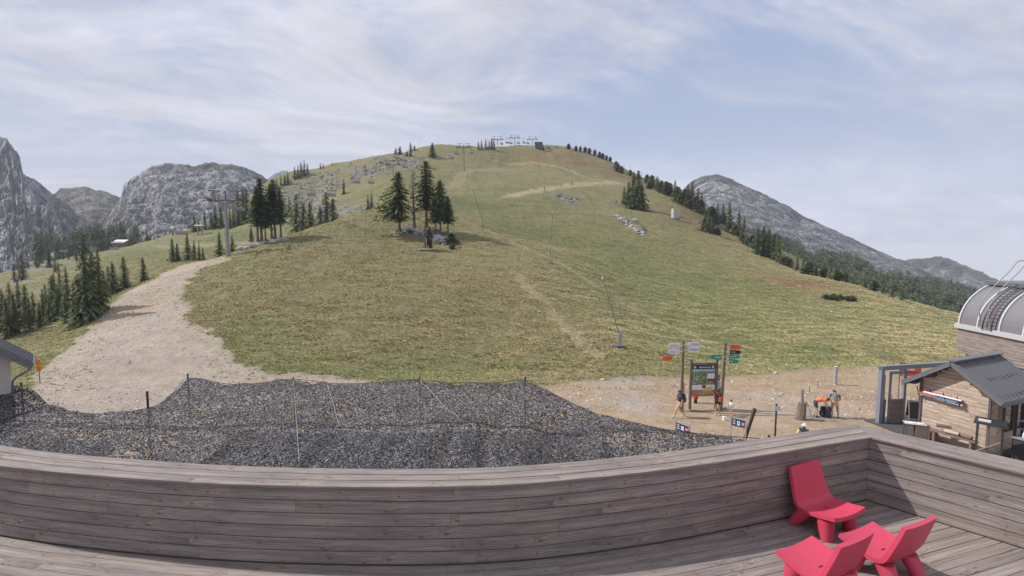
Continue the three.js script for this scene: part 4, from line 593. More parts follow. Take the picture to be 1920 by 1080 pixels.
// ------------------------------------------------------------------ things on the slopes
function boulderGeo(seed, flat = 0.75) { const g = mergeVertices(new THREE.IcosahedronGeometry(1, 2).deleteAttribute('normal').deleteAttribute('uv')), p = g.attributes.position; for (let i = 0; i < p.count; i++) { const x = p.getX(i), y = p.getY(i), z = p.getZ(i), k = 0.72 + 0.55 * fbm(x * 1.4 + seed, y * 1.4 + z * 1.1 + 9, seed, 3, 0.5); p.setXYZ(i, Math.max(-0.85, Math.min(0.85, x * k)), y * k * flat, z * k); } return g.toNonIndexed(); }
const boulders = [1, 2, 3, 4, 5].map((s) => { const g = boulderGeo(s * 13, 0.5 + s * 0.08); g.computeVertexNormals(); g.setAttribute('uv', new THREE.Float32BufferAttribute(Array.from({ length: g.attributes.position.count * 2 }, (_, i) => g.attributes.position.array[Math.floor(i / 2) * 3 + (i % 2) * 2] * 0.4), 2)); return g; });
const stoneMats = [lin(0.34, 0.33, 0.34), lin(0.42, 0.41, 0.41), lin(0.26, 0.255, 0.26)].map((c) => std(c, 0.92, { bumpMap: gravelTex, bumpScale: 0.04 }));
{
  const R = rng(901);
  const put = (px, py, s, label, group) => { const p = hit(px, py), m = mesh('boulder', boulders[Math.floor(R() * 5)], stoneMats[Math.floor(R() * 3)]); m.position.set(p.x, p.y + s * 0.12, p.z); m.rotation.set((R() - 0.5) * 0.4, R() * 6, (R() - 0.5) * 0.4); m.scale.set(s * (0.9 + 0.5 * R()), s * (0.6 + 0.3 * R()), s); tag(m, label, 'rock', group); };
  for (const [x, y, s] of [[744, 437, 0.45], [751, 438, 0.5], [757, 434, 0.45], [763, 433, 0.6], [770, 432, 0.75], [777, 433, 0.8], [784, 434, 0.7], [790, 436, 0.6], [780, 438, 0.55], [796, 440, 0.6], [803, 443, 0.6], [811, 444, 0.7], [820, 446, 0.75], [829, 449, 0.7], [836, 453, 0.7], [841, 457, 0.55], [817, 451, 0.6], [825, 455, 0.55], [833, 459, 0.5]]) put(x, y, s * 0.9, 'grey boulder at the feet of the spruces on the knoll', 'boulders under the knoll spruces');
  for (const [x, y, s] of [[440, 470, 0.7], [448, 468, 0.8], [456, 467, 0.9], [464, 466, 0.8], [478, 463, 1.0], [486, 460, 1.1], [494, 457, 0.8], [503, 456, 0.7], [512, 454, 0.8], [521, 452, 0.8], [531, 451, 0.9], [537, 450, 0.6]]) put(x, y, s * 0.8, 'grey boulder on the bank below the stand near the lift pylon', 'boulders below the stand near the lift pylon');
  for (let k = 0; k < 46; k++) { const u = k / 46; put(1152 + u * 50 + (R() - 0.5) * 14, 402 + u * 38 + (R() - 0.5) * 5, 0.28 + 0.25 * R(), 'small stone in the rubble streak on the upper slope', 'stones of the rubble streak'); }
  for (const [x, y] of [[1345, 683], [1455, 700], [1130, 712], [1390, 668], [780, 470], [860, 463], [690, 455], [1560, 585], [1578, 583], [760, 640], [1012, 585]]) put(x, y, 0.14 + 0.1 * R(), 'pale stone lying by itself in the grass', 'single pale stones in the grass');
}
// loose stones of the outcrops and the track: uncountable
function scatter(name, label, category, geo, mat, list) { const f = new THREE.InstancedMesh(geo, mat, list.length), m = new THREE.Matrix4(), q = new THREE.Quaternion(), e = new THREE.Euler(); list.forEach(([p, sx, sy, sz, rx, ry, rz, c], i) => { q.setFromEuler(e.set(rx, ry, rz)); m.compose(p, q, V(sx, sy, sz)); f.setMatrixAt(i, m); if (c) f.setColorAt(i, c); }); f.name = numbered(name); tag(f, label, category, null, 'stuff'); f.castShadow = f.receiveShadow = true; scene.add(f); return f; }
{
  const R = rng(921), rocks = [];
  for (let k = 0; k < 60000 && rocks.length < 1300; k++) { const [a, b, r] = rockSpots[Math.floor(R() * 18)], x = a + (R() - 0.5) * 2 * r, z = b + (R() - 0.5) * 2 * r, s = rockAt(x, z); if (s < R() * 0.8 + 0.1) continue; const w = 0.16 + 0.75 * R() * R() * R(); rocks.push([V(x, ground(x, z) + w * 0.1, z), w * (0.9 + R()), w * 0.6, w, (R() - 0.5) * 0.6, R() * 6, (R() - 0.5) * 0.6, lin(1, 1, 1.02).multiplyScalar(0.75 + 0.6 * R())]); }
  scatter('outcrop_stones', 'broken grey limestone scattered over the rocky hill', 'rocks', boulders[1], stoneMats[2], rocks);
  const pebbles = [];
  for (let k = 0; k < 120000 && pebbles.length < 15000; k++) { const z = -22 - 62 * Math.pow(R(), 1.2), x = -48 + 95 * R(), g = yardAt(x, z); if (g < 0.1 || fbm(x * 0.2, z * 0.2, 925, 3) + (x < -12 ? 0.09 : 0) < 0.42 + 0.2 * R()) continue; const w = 0.03 + 0.1 * R() * R() * R() + (R() < 0.01 ? 0.07 : 0); pebbles.push([V(x, ground(x, z) + w * 0.2, z), w * (1 + R()), w * 0.7, w, R(), R() * 6, R(), (R() < 0.25 ? lin(1.5, 1.48, 1.45) : lin(1.15, 1.08, 1.03)).multiplyScalar(0.7 + 0.5 * R())]); }
  scatter('gravel', 'loose pale stones on the track and yard', 'gravel', new THREE.IcosahedronGeometry(0.8, 0), std(lin(0.4, 0.38, 0.36), 0.95), pebbles);
}
// grass: tufts thick enough to roughen the slopes
{
  const blade = []; const B = rng(931);
  for (let k = 0; k < 9; k++) { const a = B() * 6.28, r = 0.5 * Math.sqrt(B()), x = Math.cos(a) * r, z = Math.sin(a) * r, h = 0.4 + 0.5 * B(), w = 0.12, d = B() * 6.28, lx = (B() - 0.5) * 1.5, lz = (B() - 0.5) * 1.5; blade.push(x - Math.cos(d) * w, 0, z - Math.sin(d) * w, x + Math.cos(d) * w, 0, z + Math.sin(d) * w, x + lx, h, z + lz); }
  const tuft = new THREE.BufferGeometry(); tuft.setAttribute('position', new THREE.Float32BufferAttribute(blade, 3)); tuft.computeVertexNormals();
  const R = rng(933), list = [], c = new THREE.Color();
  for (let k = 0; k < 1000000 && list.length < 250000; k++) {
    const d = 36 + 120 * Math.pow(R(), 1.3), x = (R() - 0.5) * 2.1 * d, z = -d, g = yardAt(x, z); if (g > -0.15 + (R() < 0.04 ? 4 : 0)) continue; const rock = rockAt(x, z); if (rock > 0.4 || trailAt(x, z) > 0.4 * R() + 0.1) continue;
    if (fbm(x * 0.5, z * 1.1, 937, 3, 0.6) < 0.36 + 0.16 * R()) continue;
    groundColour(x, z, -9, 0, c); const w = 0.13 + 0.2 * R() * R(), dark = 1.28 + 0.4 * R(); list.push([V(x, ground(x, z) - 0.015, z), w * 1.3, w * (0.45 + 0.4 * R()), w * 1.1, 0, R() * 6.28, 0, c.clone().multiplyScalar(dark)]);
  }
  scatter('grass', 'tufts of short dry grass on the slopes', 'grass', tuft, new THREE.MeshStandardMaterial({ color: 0xffffff, roughness: 0.95, side: THREE.DoubleSide }), list);
}
// snow lances
const lanceMat = std(lin(0.20, 0.185, 0.18), 0.6, { metalness: 0.3 });
function lance(px, py, tx, ty, label, o = {}) {
  const p = hit(px, py), top = at(tx, ty, depthOf(p) + (o.back || 0)).sub(p), t = thing('snow_lance', label, 'snow lance', [p.x, p.y, p.z]), joint = o.stand ? V(0, o.stand, 0) : V(0, 0, 0);
  mesh('lance_tube', rod(joint, top, 0.06, 0.045, 8), lanceMat, t); mesh('nozzle_head', cyl(0.09, 0.07, 0.22, top.x, top.y, top.z, 8), std(lin(0.6, 0.58, 0.56)), t);
  if (o.stand) { mesh('stand', rod(V(0, -0.1, 0), V(0, o.stand + 0.1, 0), 0.11, 0.09, 10), steel, t); mesh('valve_box', rbox(0.28, 0.45, 0.25, 0.03, 0.18, o.stand * 0.82, 0.05), steel, t); }
  if (o.slab !== false) mesh('foot_slab', rbox(1.1, 0.14, 0.8, 0.04, -0.1, 0.04, 0), std(lin(0.11, 0.12, 0.12), 0.9), t); return t;
}
lance(1160, 649, 1130, 521, 'leaning snow lance on a grey stand at the foot of the knoll', { stand: 1.15 });
lance(1031, 494, 1036, 397, 'tall upright snow lance beside the worn trail on the knoll shoulder');
lance(904, 424, 885, 352, 'leaning snow lance on the slope beyond the knoll spruces', { stand: 1.4 });
lance(1022, 361, 1022, 347, 'short snow lance at the start of the ridge path', { slab: false }); lance(876, 332, 877, 318, 'small snow lance at the foot of the lone lift pylon', { slab: false }); lance(1055, 348, 1056, 330, 'thin pole beside the ridge path', { slab: false }); lance(783, 278, 786, 262, 'thin leaning pole on the bald hilltop', { slab: false }); lance(904, 308, 907, 296, 'small leaning snow lance below the summit spruces', { slab: false });
for (const x of [1170, 1181, 1195, 1203, 1215, 1228]) { const p = foot(x, 322 + (x - 1160) * 0.36), s = thing('fence_stake', 'thin snow fence stake on the skyline ridge', 'stake', [p.x, p.y - 0.2, p.z], 0, 'snow fence stakes on the skyline ridge'); mesh('pole', cyl(0.07, 0.05, 4.6, 0, 2.3, 0, 5), darkSteel, s); mesh('base', cyl(0.2, 0.14, 0.3, 0, 0.15, 0, 6), stoneMats[2], s); }

// ------------------------------------------------------------------ bodies: tapered bones joined with a smooth minimum, meshed by surface nets
function bodyGeometry(bones, cell, blend = 0.03) {
  const lo = [1e9, 1e9, 1e9], hi = [-1e9, -1e9, -1e9];
  for (const b of bones) for (const [p, r] of [[b.a, b.ra], [b.b, b.rb]]) for (let q = 0; q < 3; q++) { lo[q] = Math.min(lo[q], p[q] - r - cell * 3); hi[q] = Math.max(hi[q], p[q] + r + cell * 3); }
  const n = [0, 1, 2].map((q) => Math.ceil((hi[q] - lo[q]) / cell) + 1), F = new Float32Array(n[0] * n[1] * n[2]).fill(9), at3 = (i, j, k) => (k * n[1] + j) * n[0] + i;
  const dist = (b, x, y, z) => { const ex = b.b[0] - b.a[0], ey = b.b[1] - b.a[1], ez = b.b[2] - b.a[2], L = ex * ex + ey * ey + ez * ez, t = L ? clamp(((x - b.a[0]) * ex + (y - b.a[1]) * ey + (z - b.a[2]) * ez) / L) : 0; return Math.hypot(x - b.a[0] - ex * t, (y - b.a[1] - ey * t), (z - b.a[2] - ez * t) * (b.flat || 1)) - lerp(b.ra, b.rb, t); };
  const reach = blend + cell * 3;
  for (const b of bones) {
    const g0 = [0, 1, 2].map((q) => Math.max(0, Math.floor((Math.min(b.a[q] - b.ra, b.b[q] - b.rb) - reach - lo[q]) / cell))), g1 = [0, 1, 2].map((q) => Math.min(n[q] - 1, Math.ceil((Math.max(b.a[q] + b.ra, b.b[q] + b.rb) + reach - lo[q]) / cell)));
    for (let k = g0[2]; k <= g1[2]; k++) for (let j = g0[1]; j <= g1[1]; j++) for (let i = g0[0]; i <= g1[0]; i++) { const at = at3(i, j, k), e = dist(b, lo[0] + i * cell, lo[1] + j * cell, lo[2] + k * cell), d = F[at]; if (d > 8) F[at] = e; else { const h = clamp(0.5 + 0.5 * (e - d) / blend); F[at] = lerp(e, d, h) - blend * h * (1 - h); } }
  }
  const pos = [], col = [], id = new Int32Array(F.length).fill(-1), idx = [], corner = [[0, 0, 0], [1, 0, 0], [0, 1, 0], [1, 1, 0], [0, 0, 1], [1, 0, 1], [0, 1, 1], [1, 1, 1]], edges = [[0, 1], [2, 3], [4, 5], [6, 7], [0, 2], [1, 3], [4, 6], [5, 7], [0, 4], [1, 5], [2, 6], [3, 7]];
  for (let k = 0; k < n[2] - 1; k++) for (let j = 0; j < n[1] - 1; j++) for (let i = 0; i < n[0] - 1; i++) {
    const v = corner.map((c) => F[at3(i + c[0], j + c[1], k + c[2])]); let c = 0, x = 0, y = 0, z = 0;
    for (const [a, b] of edges) if (v[a] < 0 !== v[b] < 0) { const t = v[a] / (v[a] - v[b]); x += lerp(corner[a][0], corner[b][0], t); y += lerp(corner[a][1], corner[b][1], t); z += lerp(corner[a][2], corner[b][2], t); c++; }
    if (!c) continue; x = lo[0] + (i + x / c) * cell; y = lo[1] + (j + y / c) * cell; z = lo[2] + (k + z / c) * cell;
    let best = 9, colour; for (const b of bones) { const e = dist(b, x, y, z); if (e < best) { best = e; colour = b.c; } } id[at3(i, j, k)] = pos.length / 3; pos.push(x, y, z); col.push(colour.r, colour.g, colour.b);
  }
  const quad = (a, b, c, d, flip) => { if (a < 0 || b < 0 || c < 0 || d < 0) return; flip ? idx.push(a, c, b, a, d, c) : idx.push(a, b, c, a, c, d); };
  for (let k = 1; k < n[2] - 1; k++) for (let j = 1; j < n[1] - 1; j++) for (let i = 1; i < n[0] - 1; i++) {
    const s = F[at3(i, j, k)] < 0;
    if (s !== F[at3(i + 1, j, k)] < 0) quad(id[at3(i, j - 1, k - 1)], id[at3(i, j, k - 1)], id[at3(i, j, k)], id[at3(i, j - 1, k)], !s);
    if (s !== F[at3(i, j + 1, k)] < 0) quad(id[at3(i - 1, j, k - 1)], id[at3(i - 1, j, k)], id[at3(i, j, k)], id[at3(i, j, k - 1)], !s);
    if (s !== F[at3(i, j, k + 1)] < 0) quad(id[at3(i - 1, j - 1, k)], id[at3(i, j - 1, k)], id[at3(i, j, k)], id[at3(i - 1, j, k)], !s);
  }
  const g = new THREE.BufferGeometry(); g.setAttribute('position', new THREE.Float32BufferAttribute(pos, 3)); g.setAttribute('color', new THREE.Float32BufferAttribute(col, 3)); g.setIndex(idx); g.computeVertexNormals(); return g;
}
const skin = lin(0.48, 0.29, 0.2), figureMat = new THREE.MeshStandardMaterial({ vertexColors: true, roughness: 0.85 });
function handBones(w, dir, side, c) {                   // palm, four fingers of unequal length, thumb from the side of the palm
  const D = V(...dir).normalize(), S = V(-D.z, 0, D.x); if (S.length() < 0.1) S.set(1, 0, 0); S.normalize().multiplyScalar(side); const N = D.clone().cross(S).normalize(), W = V(...w), A = (v) => [v.x, v.y, v.z], out = [];
  const palm = W.clone().addScaledVector(D, 0.075); out.push({ a: A(W), ra: 0.026, b: A(palm), rb: 0.034, c });
  [0.062, 0.078, 0.084, 0.072].forEach((L, i) => { const r = palm.clone().addScaledVector(S, (i - 1.5) * 0.024), m = r.clone().addScaledVector(D, L * 0.55).addScaledVector(N, 0.008), e = m.clone().addScaledVector(D, L * 0.4).addScaledVector(N, 0.025); out.push({ a: A(r), ra: 0.011, b: A(m), rb: 0.010, c }, { a: A(m), ra: 0.010, b: A(e), rb: 0.008, c }); });
  const th = W.clone().addScaledVector(D, 0.03).addScaledVector(S, -0.03), t2 = th.clone().addScaledVector(D, 0.04).addScaledVector(S, -0.03); out.push({ a: A(th), ra: 0.014, b: A(t2), rb: 0.010, c }); return out;
}
function person(label, pos, turn, o) {                  // facing +z, feet on y = 0
  const t = thing('person', label, 'person', [pos.x, pos.y, pos.z], turn), B = [], k = (a, ra, b, rb, c, flat) => B.push({ a, ra, b, rb, c, flat }), j = o.j, sk = o.skin || skin;
  k(j.pelvis, 0.135, j.waist, 0.12, o.lower, 1.25); k(j.waist, 0.125, j.chest, 0.15, o.top, 1.25); k(j.chest, 0.14, j.neckBase, 0.085, o.top, 1.2); k(j.shL, 0.068, j.shR, 0.068, o.top); k(j.neckBase, 0.055, j.neck, 0.05, sk);
  const hd = j.head, f = o.face || [0, 0, 1], H = (x, y, z) => { const a = Math.atan2(f[0], f[2]); return [hd[0] + x * Math.cos(a) + z * Math.sin(a), hd[1] + y + f[1] * z, hd[2] - x * Math.sin(a) + z * Math.cos(a)]; };
  k(H(0, 0.025, -0.015), 0.092, H(0, -0.05, 0.02), 0.07, sk); k(H(0, -0.005, 0.09), 0.014, H(0, -0.03, 0.105), 0.017, sk); k(j.neck, 0.05, H(0, -0.03, -0.01), 0.055, sk); for (const s of [-1, 1]) k(H(s * 0.088, -0.015, -0.01), 0.02, H(s * 0.092, 0.015, -0.012), 0.02, sk);
  for (const s of ['L', 'R']) {
    const sleeve = o.sleeve ?? 0.6, e = j['el' + s], w = j['wr' + s], sh = j['sh' + s], mid = sh.map((v, q) => lerp(v, e[q], sleeve));
    k(sh, 0.062, mid, 0.054, o.sleeveC || o.top); k(mid, 0.047, e, 0.041, sk); k(e, 0.041, w, 0.028, o.long ? o.sleeveC || o.top : sk); B.push(...handBones(w, w.map((v, q) => v - e[q]), s === 'L' ? 1 : -1, sk));
    const hp = j['hip' + s], kn = j['kn' + s], an = j['an' + s], sc = o.shorts ?? 0.75, hem = hp.map((v, q) => lerp(v, kn[q], sc)); k(hp, 0.098, hem, 0.078, o.lower); k(hem, 0.062, kn, 0.054, o.trousers ? o.lower : sk); k(kn, 0.056, kn.map((v, q) => lerp(v, an[q], 0.3)), 0.057, o.trousers ? o.lower : sk); k(kn.map((v, q) => lerp(v, an[q], 0.3)), 0.057, an, 0.036, o.trousers ? o.lower : sk);
    const ft = j['ft' + s]; k(an, 0.045, [an[0], an[1] - 0.03, an[2]], 0.045, o.shoes); k([an[0], Math.max(0.045, an[1] - 0.05), an[2] - 0.03], 0.042, ft, 0.034, o.shoes);
  }
  const sc = o.scale || 1; mesh('body', bodyGeometry(B, 0.0165, 0.022), figureMat, t);
  const hair = new THREE.SphereGeometry(0.108, 14, 10, 0, 6.283, 0, 1.9).toNonIndexed(), parts = [hair.rotateX(-0.5).translate(0, 0.02, -0.012)]; if (o.hairLong) parts.push(new THREE.CapsuleGeometry(0.05, o.hairLong, 3, 8).translate(0, -0.06 - o.hairLong / 2, -0.09).toNonIndexed());
  const place = (g) => { const a = Math.atan2(f[0], f[2]); return g.rotateX(-(f[1] || 0) * 0.9).rotateY(a).translate(...hd); };
  if (!o.noHair) mesh('hair', place(merge(parts)), std(o.hair || lin(0.03, 0.022, 0.018), 0.8), t);
  const eyes = [-1, 1].map((s) => new THREE.SphereGeometry(0.012, 8, 6).translate(s * 0.033, 0.0, 0.083)); mesh('eyes', place(merge(eyes)), std(lin(0.04, 0.03, 0.03), 0.4), t); mesh('mouth', place(new THREE.CapsuleGeometry(0.008, 0.035, 3, 6).rotateZ(Math.PI / 2).translate(0, -0.062, 0.083)), std(lin(0.4, 0.14, 0.12), 0.6), t);
  if (o.extra) o.extra(t, place); t.scale.setScalar(sc); return t;
}
const stand = (d = {}) => ({ pelvis: [0, 0.93, 0], waist: [0, 1.08, 0], chest: [0, 1.26, 0.01], neckBase: [0, 1.42, -0.01], neck: [0, 1.5, 0], head: [0, 1.6, 0.02], shL: [0.17, 1.39, -0.01], shR: [-0.17, 1.39, -0.01], elL: [0.235, 1.12, -0.03], elR: [-0.235, 1.12, -0.03], wrL: [0.24, 0.88, 0.06], wrR: [-0.24, 0.88, 0.06], hipL: [0.09, 0.9, 0], hipR: [-0.09, 0.9, 0], knL: [0.095, 0.49, 0.02], knR: [-0.095, 0.49, 0.02], anL: [0.1, 0.09, -0.02], anR: [-0.1, 0.09, -0.02], ftL: [0.115, 0.04, 0.15], ftR: [-0.115, 0.04, 0.15], ...d });
function backpack(label, p, turn, c, c2, s = 1, group) { const t = thing('backpack', label, 'backpack', [p.x, p.y, p.z], turn, group), m = std(c, 0.85), m2 = std(c2, 0.85); mesh('bag', rbox(0.32 * s, 0.52 * s, 0.22 * s, 0.08 * s, 0, 0.27 * s, 0, 0, 0, 0, 4), m, t); mesh('lid', rbox(0.28 * s, 0.12 * s, 0.22 * s, 0.05 * s, 0, 0.53 * s, 0.01, 0, 0, 0, 3), m2, t); mesh('pocket', rbox(0.24 * s, 0.26 * s, 0.08 * s, 0.03 * s, 0, 0.2 * s, -0.13 * s, 0, 0, 0, 3), m2, t); for (const q of [-1, 1]) mesh('strap', tube([V(q * 0.09 * s, 0.5 * s, 0.1 * s), V(q * 0.11 * s, 0.42 * s, 0.19 * s), V(q * 0.12 * s, 0.22 * s, 0.2 * s), V(q * 0.13 * s, 0.06 * s, 0.1 * s)], 0.016 * s, 12, 5), m2, t); return t; }
const spot = (px, py) => { const p = hit(px, py); p.y = ground(p.x, p.z); return p; };
const cNavy = lin(0.025, 0.025, 0.045), cBlack = lin(0.015, 0.015, 0.018), cTan = lin(0.42, 0.28, 0.18);
{
  let p = spot(1273, 782);
  const walk = person('person with a dark backpack striding past the signpost', p, -1.35, { top: lin(0.05, 0.045, 0.08), lower: lin(0.42, 0.33, 0.25), shoes: lin(0.5, 0.45, 0.42), shorts: 0.55, j: stand({ knL: [0.095, 0.53, 0.24], anL: [0.1, 0.15, 0.38], ftL: [0.11, 0.09, 0.55], knR: [-0.095, 0.5, -0.1], anR: [-0.1, 0.14, -0.42], ftR: [-0.11, 0.045, -0.28], elR: [-0.25, 1.14, 0.0], wrR: [-0.2, 1.06, 0.25], elL: [0.25, 1.12, -0.06], wrL: [0.25, 0.88, 0.0] }) });
  walk.position.y -= 0.02; const off = V(0, 0.92, -0.26).applyAxisAngle(V(0, 1, 0), -1.35); backpack('dark grey daypack worn by the person striding past the signpost', p.clone().add(off), -1.35, lin(0.05, 0.055, 0.06), lin(0.025, 0.025, 0.03), 0.95);
  p = spot(1345, 778);
  const woman = person('person in red top and black shorts facing the big map board', p, Math.PI - 0.3, { top: cBlack, sleeveC: lin(0.55, 0.07, 0.05), sleeve: 0.7, lower: cBlack, shoes: lin(0.55, 0.5, 0.48), shorts: 0.32, hairLong: 0.24, hair: lin(0.05, 0.03, 0.022), j: stand({ elL: [0.24, 1.16, 0.02], wrL: [0.14, 1.22, 0.24], elR: [-0.24, 1.16, 0.02], wrR: [-0.14, 1.22, 0.24] }) }); woman.scale.setScalar(0.96);
  const bag = thing('shoulder_bag', 'orange red bag carried on the back of the person at the map board', 'bag', [p.x, p.y, p.z], Math.PI - 0.3); bag.scale.setScalar(0.96); mesh('pouch', rbox(0.2, 0.3, 0.1, 0.04, -0.12, 1.08, -0.2, 0, 0, 0.1, 3), std(lin(0.6, 0.1, 0.06), 0.8), bag); mesh('strap', tube([V(-0.12, 1.2, -0.22), V(-0.02, 1.45, -0.14), V(0.1, 1.46, 0.04), V(0.08, 1.25, 0.17)], 0.015, 16, 5), std(lin(0.6, 0.1, 0.06), 0.8), bag);
  p = spot(1370, 782);
  person('small child in pale shirt and blue shorts beside the map board', p, -1.2, { top: lin(0.62, 0.62, 0.66), lower: lin(0.24, 0.27, 0.36), shoes: lin(0.5, 0.3, 0.3), hairLong: 0.1, shorts: 0.5, scale: 0.64, j: stand({ head: [0, 1.62, 0.02] }) });
  // two people bent over their packs
  p = spot(1531, 782); const bend = stand({ pelvis: [0, 0.94, -0.1], waist: [0, 1.05, -0.02], chest: [0, 1.14, 0.2], neckBase: [0, 1.17, 0.37], neck: [0, 1.16, 0.43], head: [0, 1.14, 0.54], shL: [0.17, 1.14, 0.34], shR: [-0.17, 1.14, 0.34], elL: [0.22, 0.9, 0.46], elR: [-0.22, 0.9, 0.46], wrL: [0.12, 0.68, 0.52], wrR: [-0.12, 0.68, 0.52], hipL: [0.09, 0.9, -0.1], hipR: [-0.09, 0.9, -0.1], knL: [0.1, 0.48, -0.02], knR: [-0.1, 0.48, -0.02], anL: [0.11, 0.09, -0.08], anR: [-0.11, 0.09, -0.08], ftL: [0.12, 0.04, 0.1], ftR: [-0.12, 0.04, 0.1] });
  person('person in orange shirt and dark cap bending over a pack', p, 1.35, { top: lin(0.8, 0.2, 0.07), lower: lin(0.05, 0.045, 0.055), shoes: lin(0.1, 0.12, 0.16), shorts: 0.5, face: [0, -0.7, 1], noHair: true, j: bend, extra: (t, place) => mesh('cap', place(merge([new THREE.SphereGeometry(0.112, 14, 9, 0, 6.28, 0, 1.7).toNonIndexed().translate(0, 0.02, -0.01), rbox(0.15, 0.015, 0.1, 0.006, 0, 0.03, 0.14).toNonIndexed()])), std(cBlack, 0.8), t) });
  p = spot(1564, 783); const lean = stand({ chest: [0, 1.25, 0.1], neckBase: [0, 1.38, 0.19], neck: [0, 1.42, 0.24], head: [0.02, 1.46, 0.33], shL: [0.2, 1.35, 0.16], shR: [-0.2, 1.35, 0.16], elL: [0.27, 1.08, 0.22], elR: [-0.27, 1.08, 0.22], wrL: [0.2, 0.92, 0.4], wrR: [-0.18, 0.92, 0.4], knL: [0.15, 0.49, 0.0], knR: [-0.15, 0.49, 0.0], anL: [0.2, 0.09, -0.05], anR: [-0.2, 0.09, -0.05], ftL: [0.22, 0.04, 0.12], ftR: [-0.22, 0.04, 0.12] });
  person('person in grey shirt and tan shorts leaning forward over packs, seen from behind', p, Math.PI - 0.5, { top: lin(0.15, 0.155, 0.18), lower: cTan, shoes: lin(0.08, 0.07, 0.06), shorts: 0.8, face: [0.2, -0.5, 1], j: lean, scale: 1.04 });
  backpack('dark plum backpack standing in front of the person in orange', spot(1543, 781), 0.4, lin(0.035, 0.025, 0.055), cBlack, 1.1); const lay = backpack('blue grey backpack leaning beside the legs of the person in grey', spot(1553, 782), 0.2, lin(0.07, 0.075, 0.13), lin(0.04, 0.04, 0.07), 1.15); lay.rotation.z = 0.18;
  // hiker behind the parapet
  p = onLevel(1508, 793, 1.72); p.y = ground(p.x, p.z); const hat = person('hiker in pale sun hat, dark vest and yellow sleeves just beyond the parapet', p, 2.3, { top: cNavy, sleeveC: lin(0.62, 0.6, 0.14), sleeve: 0.95, lower: lin(0.2, 0.18, 0.15), trousers: true, shoes: cBlack, face: [0.1, -0.4, 1], j: stand({ head: [0, 1.57, 0.07], neck: [0, 1.48, 0.03], elL: [0.3, 1.12, -0.02], wrL: [0.2, 1.02, 0.2] }), noHair: true, extra: (t, place) => { mesh('sun_hat', place(merge([new THREE.SphereGeometry(0.118, 16, 9, 0, 6.28, 0, 1.6).toNonIndexed().scale(1, 0.95, 1.05).translate(0, 0.03, 0), new THREE.CylinderGeometry(0.118, 0.215, 0.07, 20, 1, true).toNonIndexed().translate(0, 0.01, 0)])), std(lin(0.55, 0.52, 0.52), 0.9, { side: THREE.DoubleSide }), t); } });
  backpack('dark daypack beside the hiker in the sun hat', onLevel(1523, 812, 1.0).setY(0.55), 0.6, lin(0.05, 0.06, 0.075), cBlack, 0.95);
  // walkers on the ridge path
  for (const [x, y, l, c, tn] of [[1021, 360, 'distant walker in dark clothes at the start of the ridge path', lin(0.04, 0.04, 0.06), 1.2], [1052, 351, 'distant walker in red halfway along the ridge path', lin(0.3, 0.06, 0.05), -1.2], [1073, 347, 'distant walker in black at the upper end of the ridge path', cBlack, 1.3]]) person(l, foot(x, y), tn, { top: c, lower: lin(0.06, 0.06, 0.08), trousers: true, shoes: cBlack, j: stand({ knL: [0.095, 0.5, 0.16], anL: [0.1, 0.1, 0.22], ftL: [0.11, 0.05, 0.38], anR: [-0.1, 0.1, -0.25], ftR: [-0.11, 0.05, -0.1] }) });
}
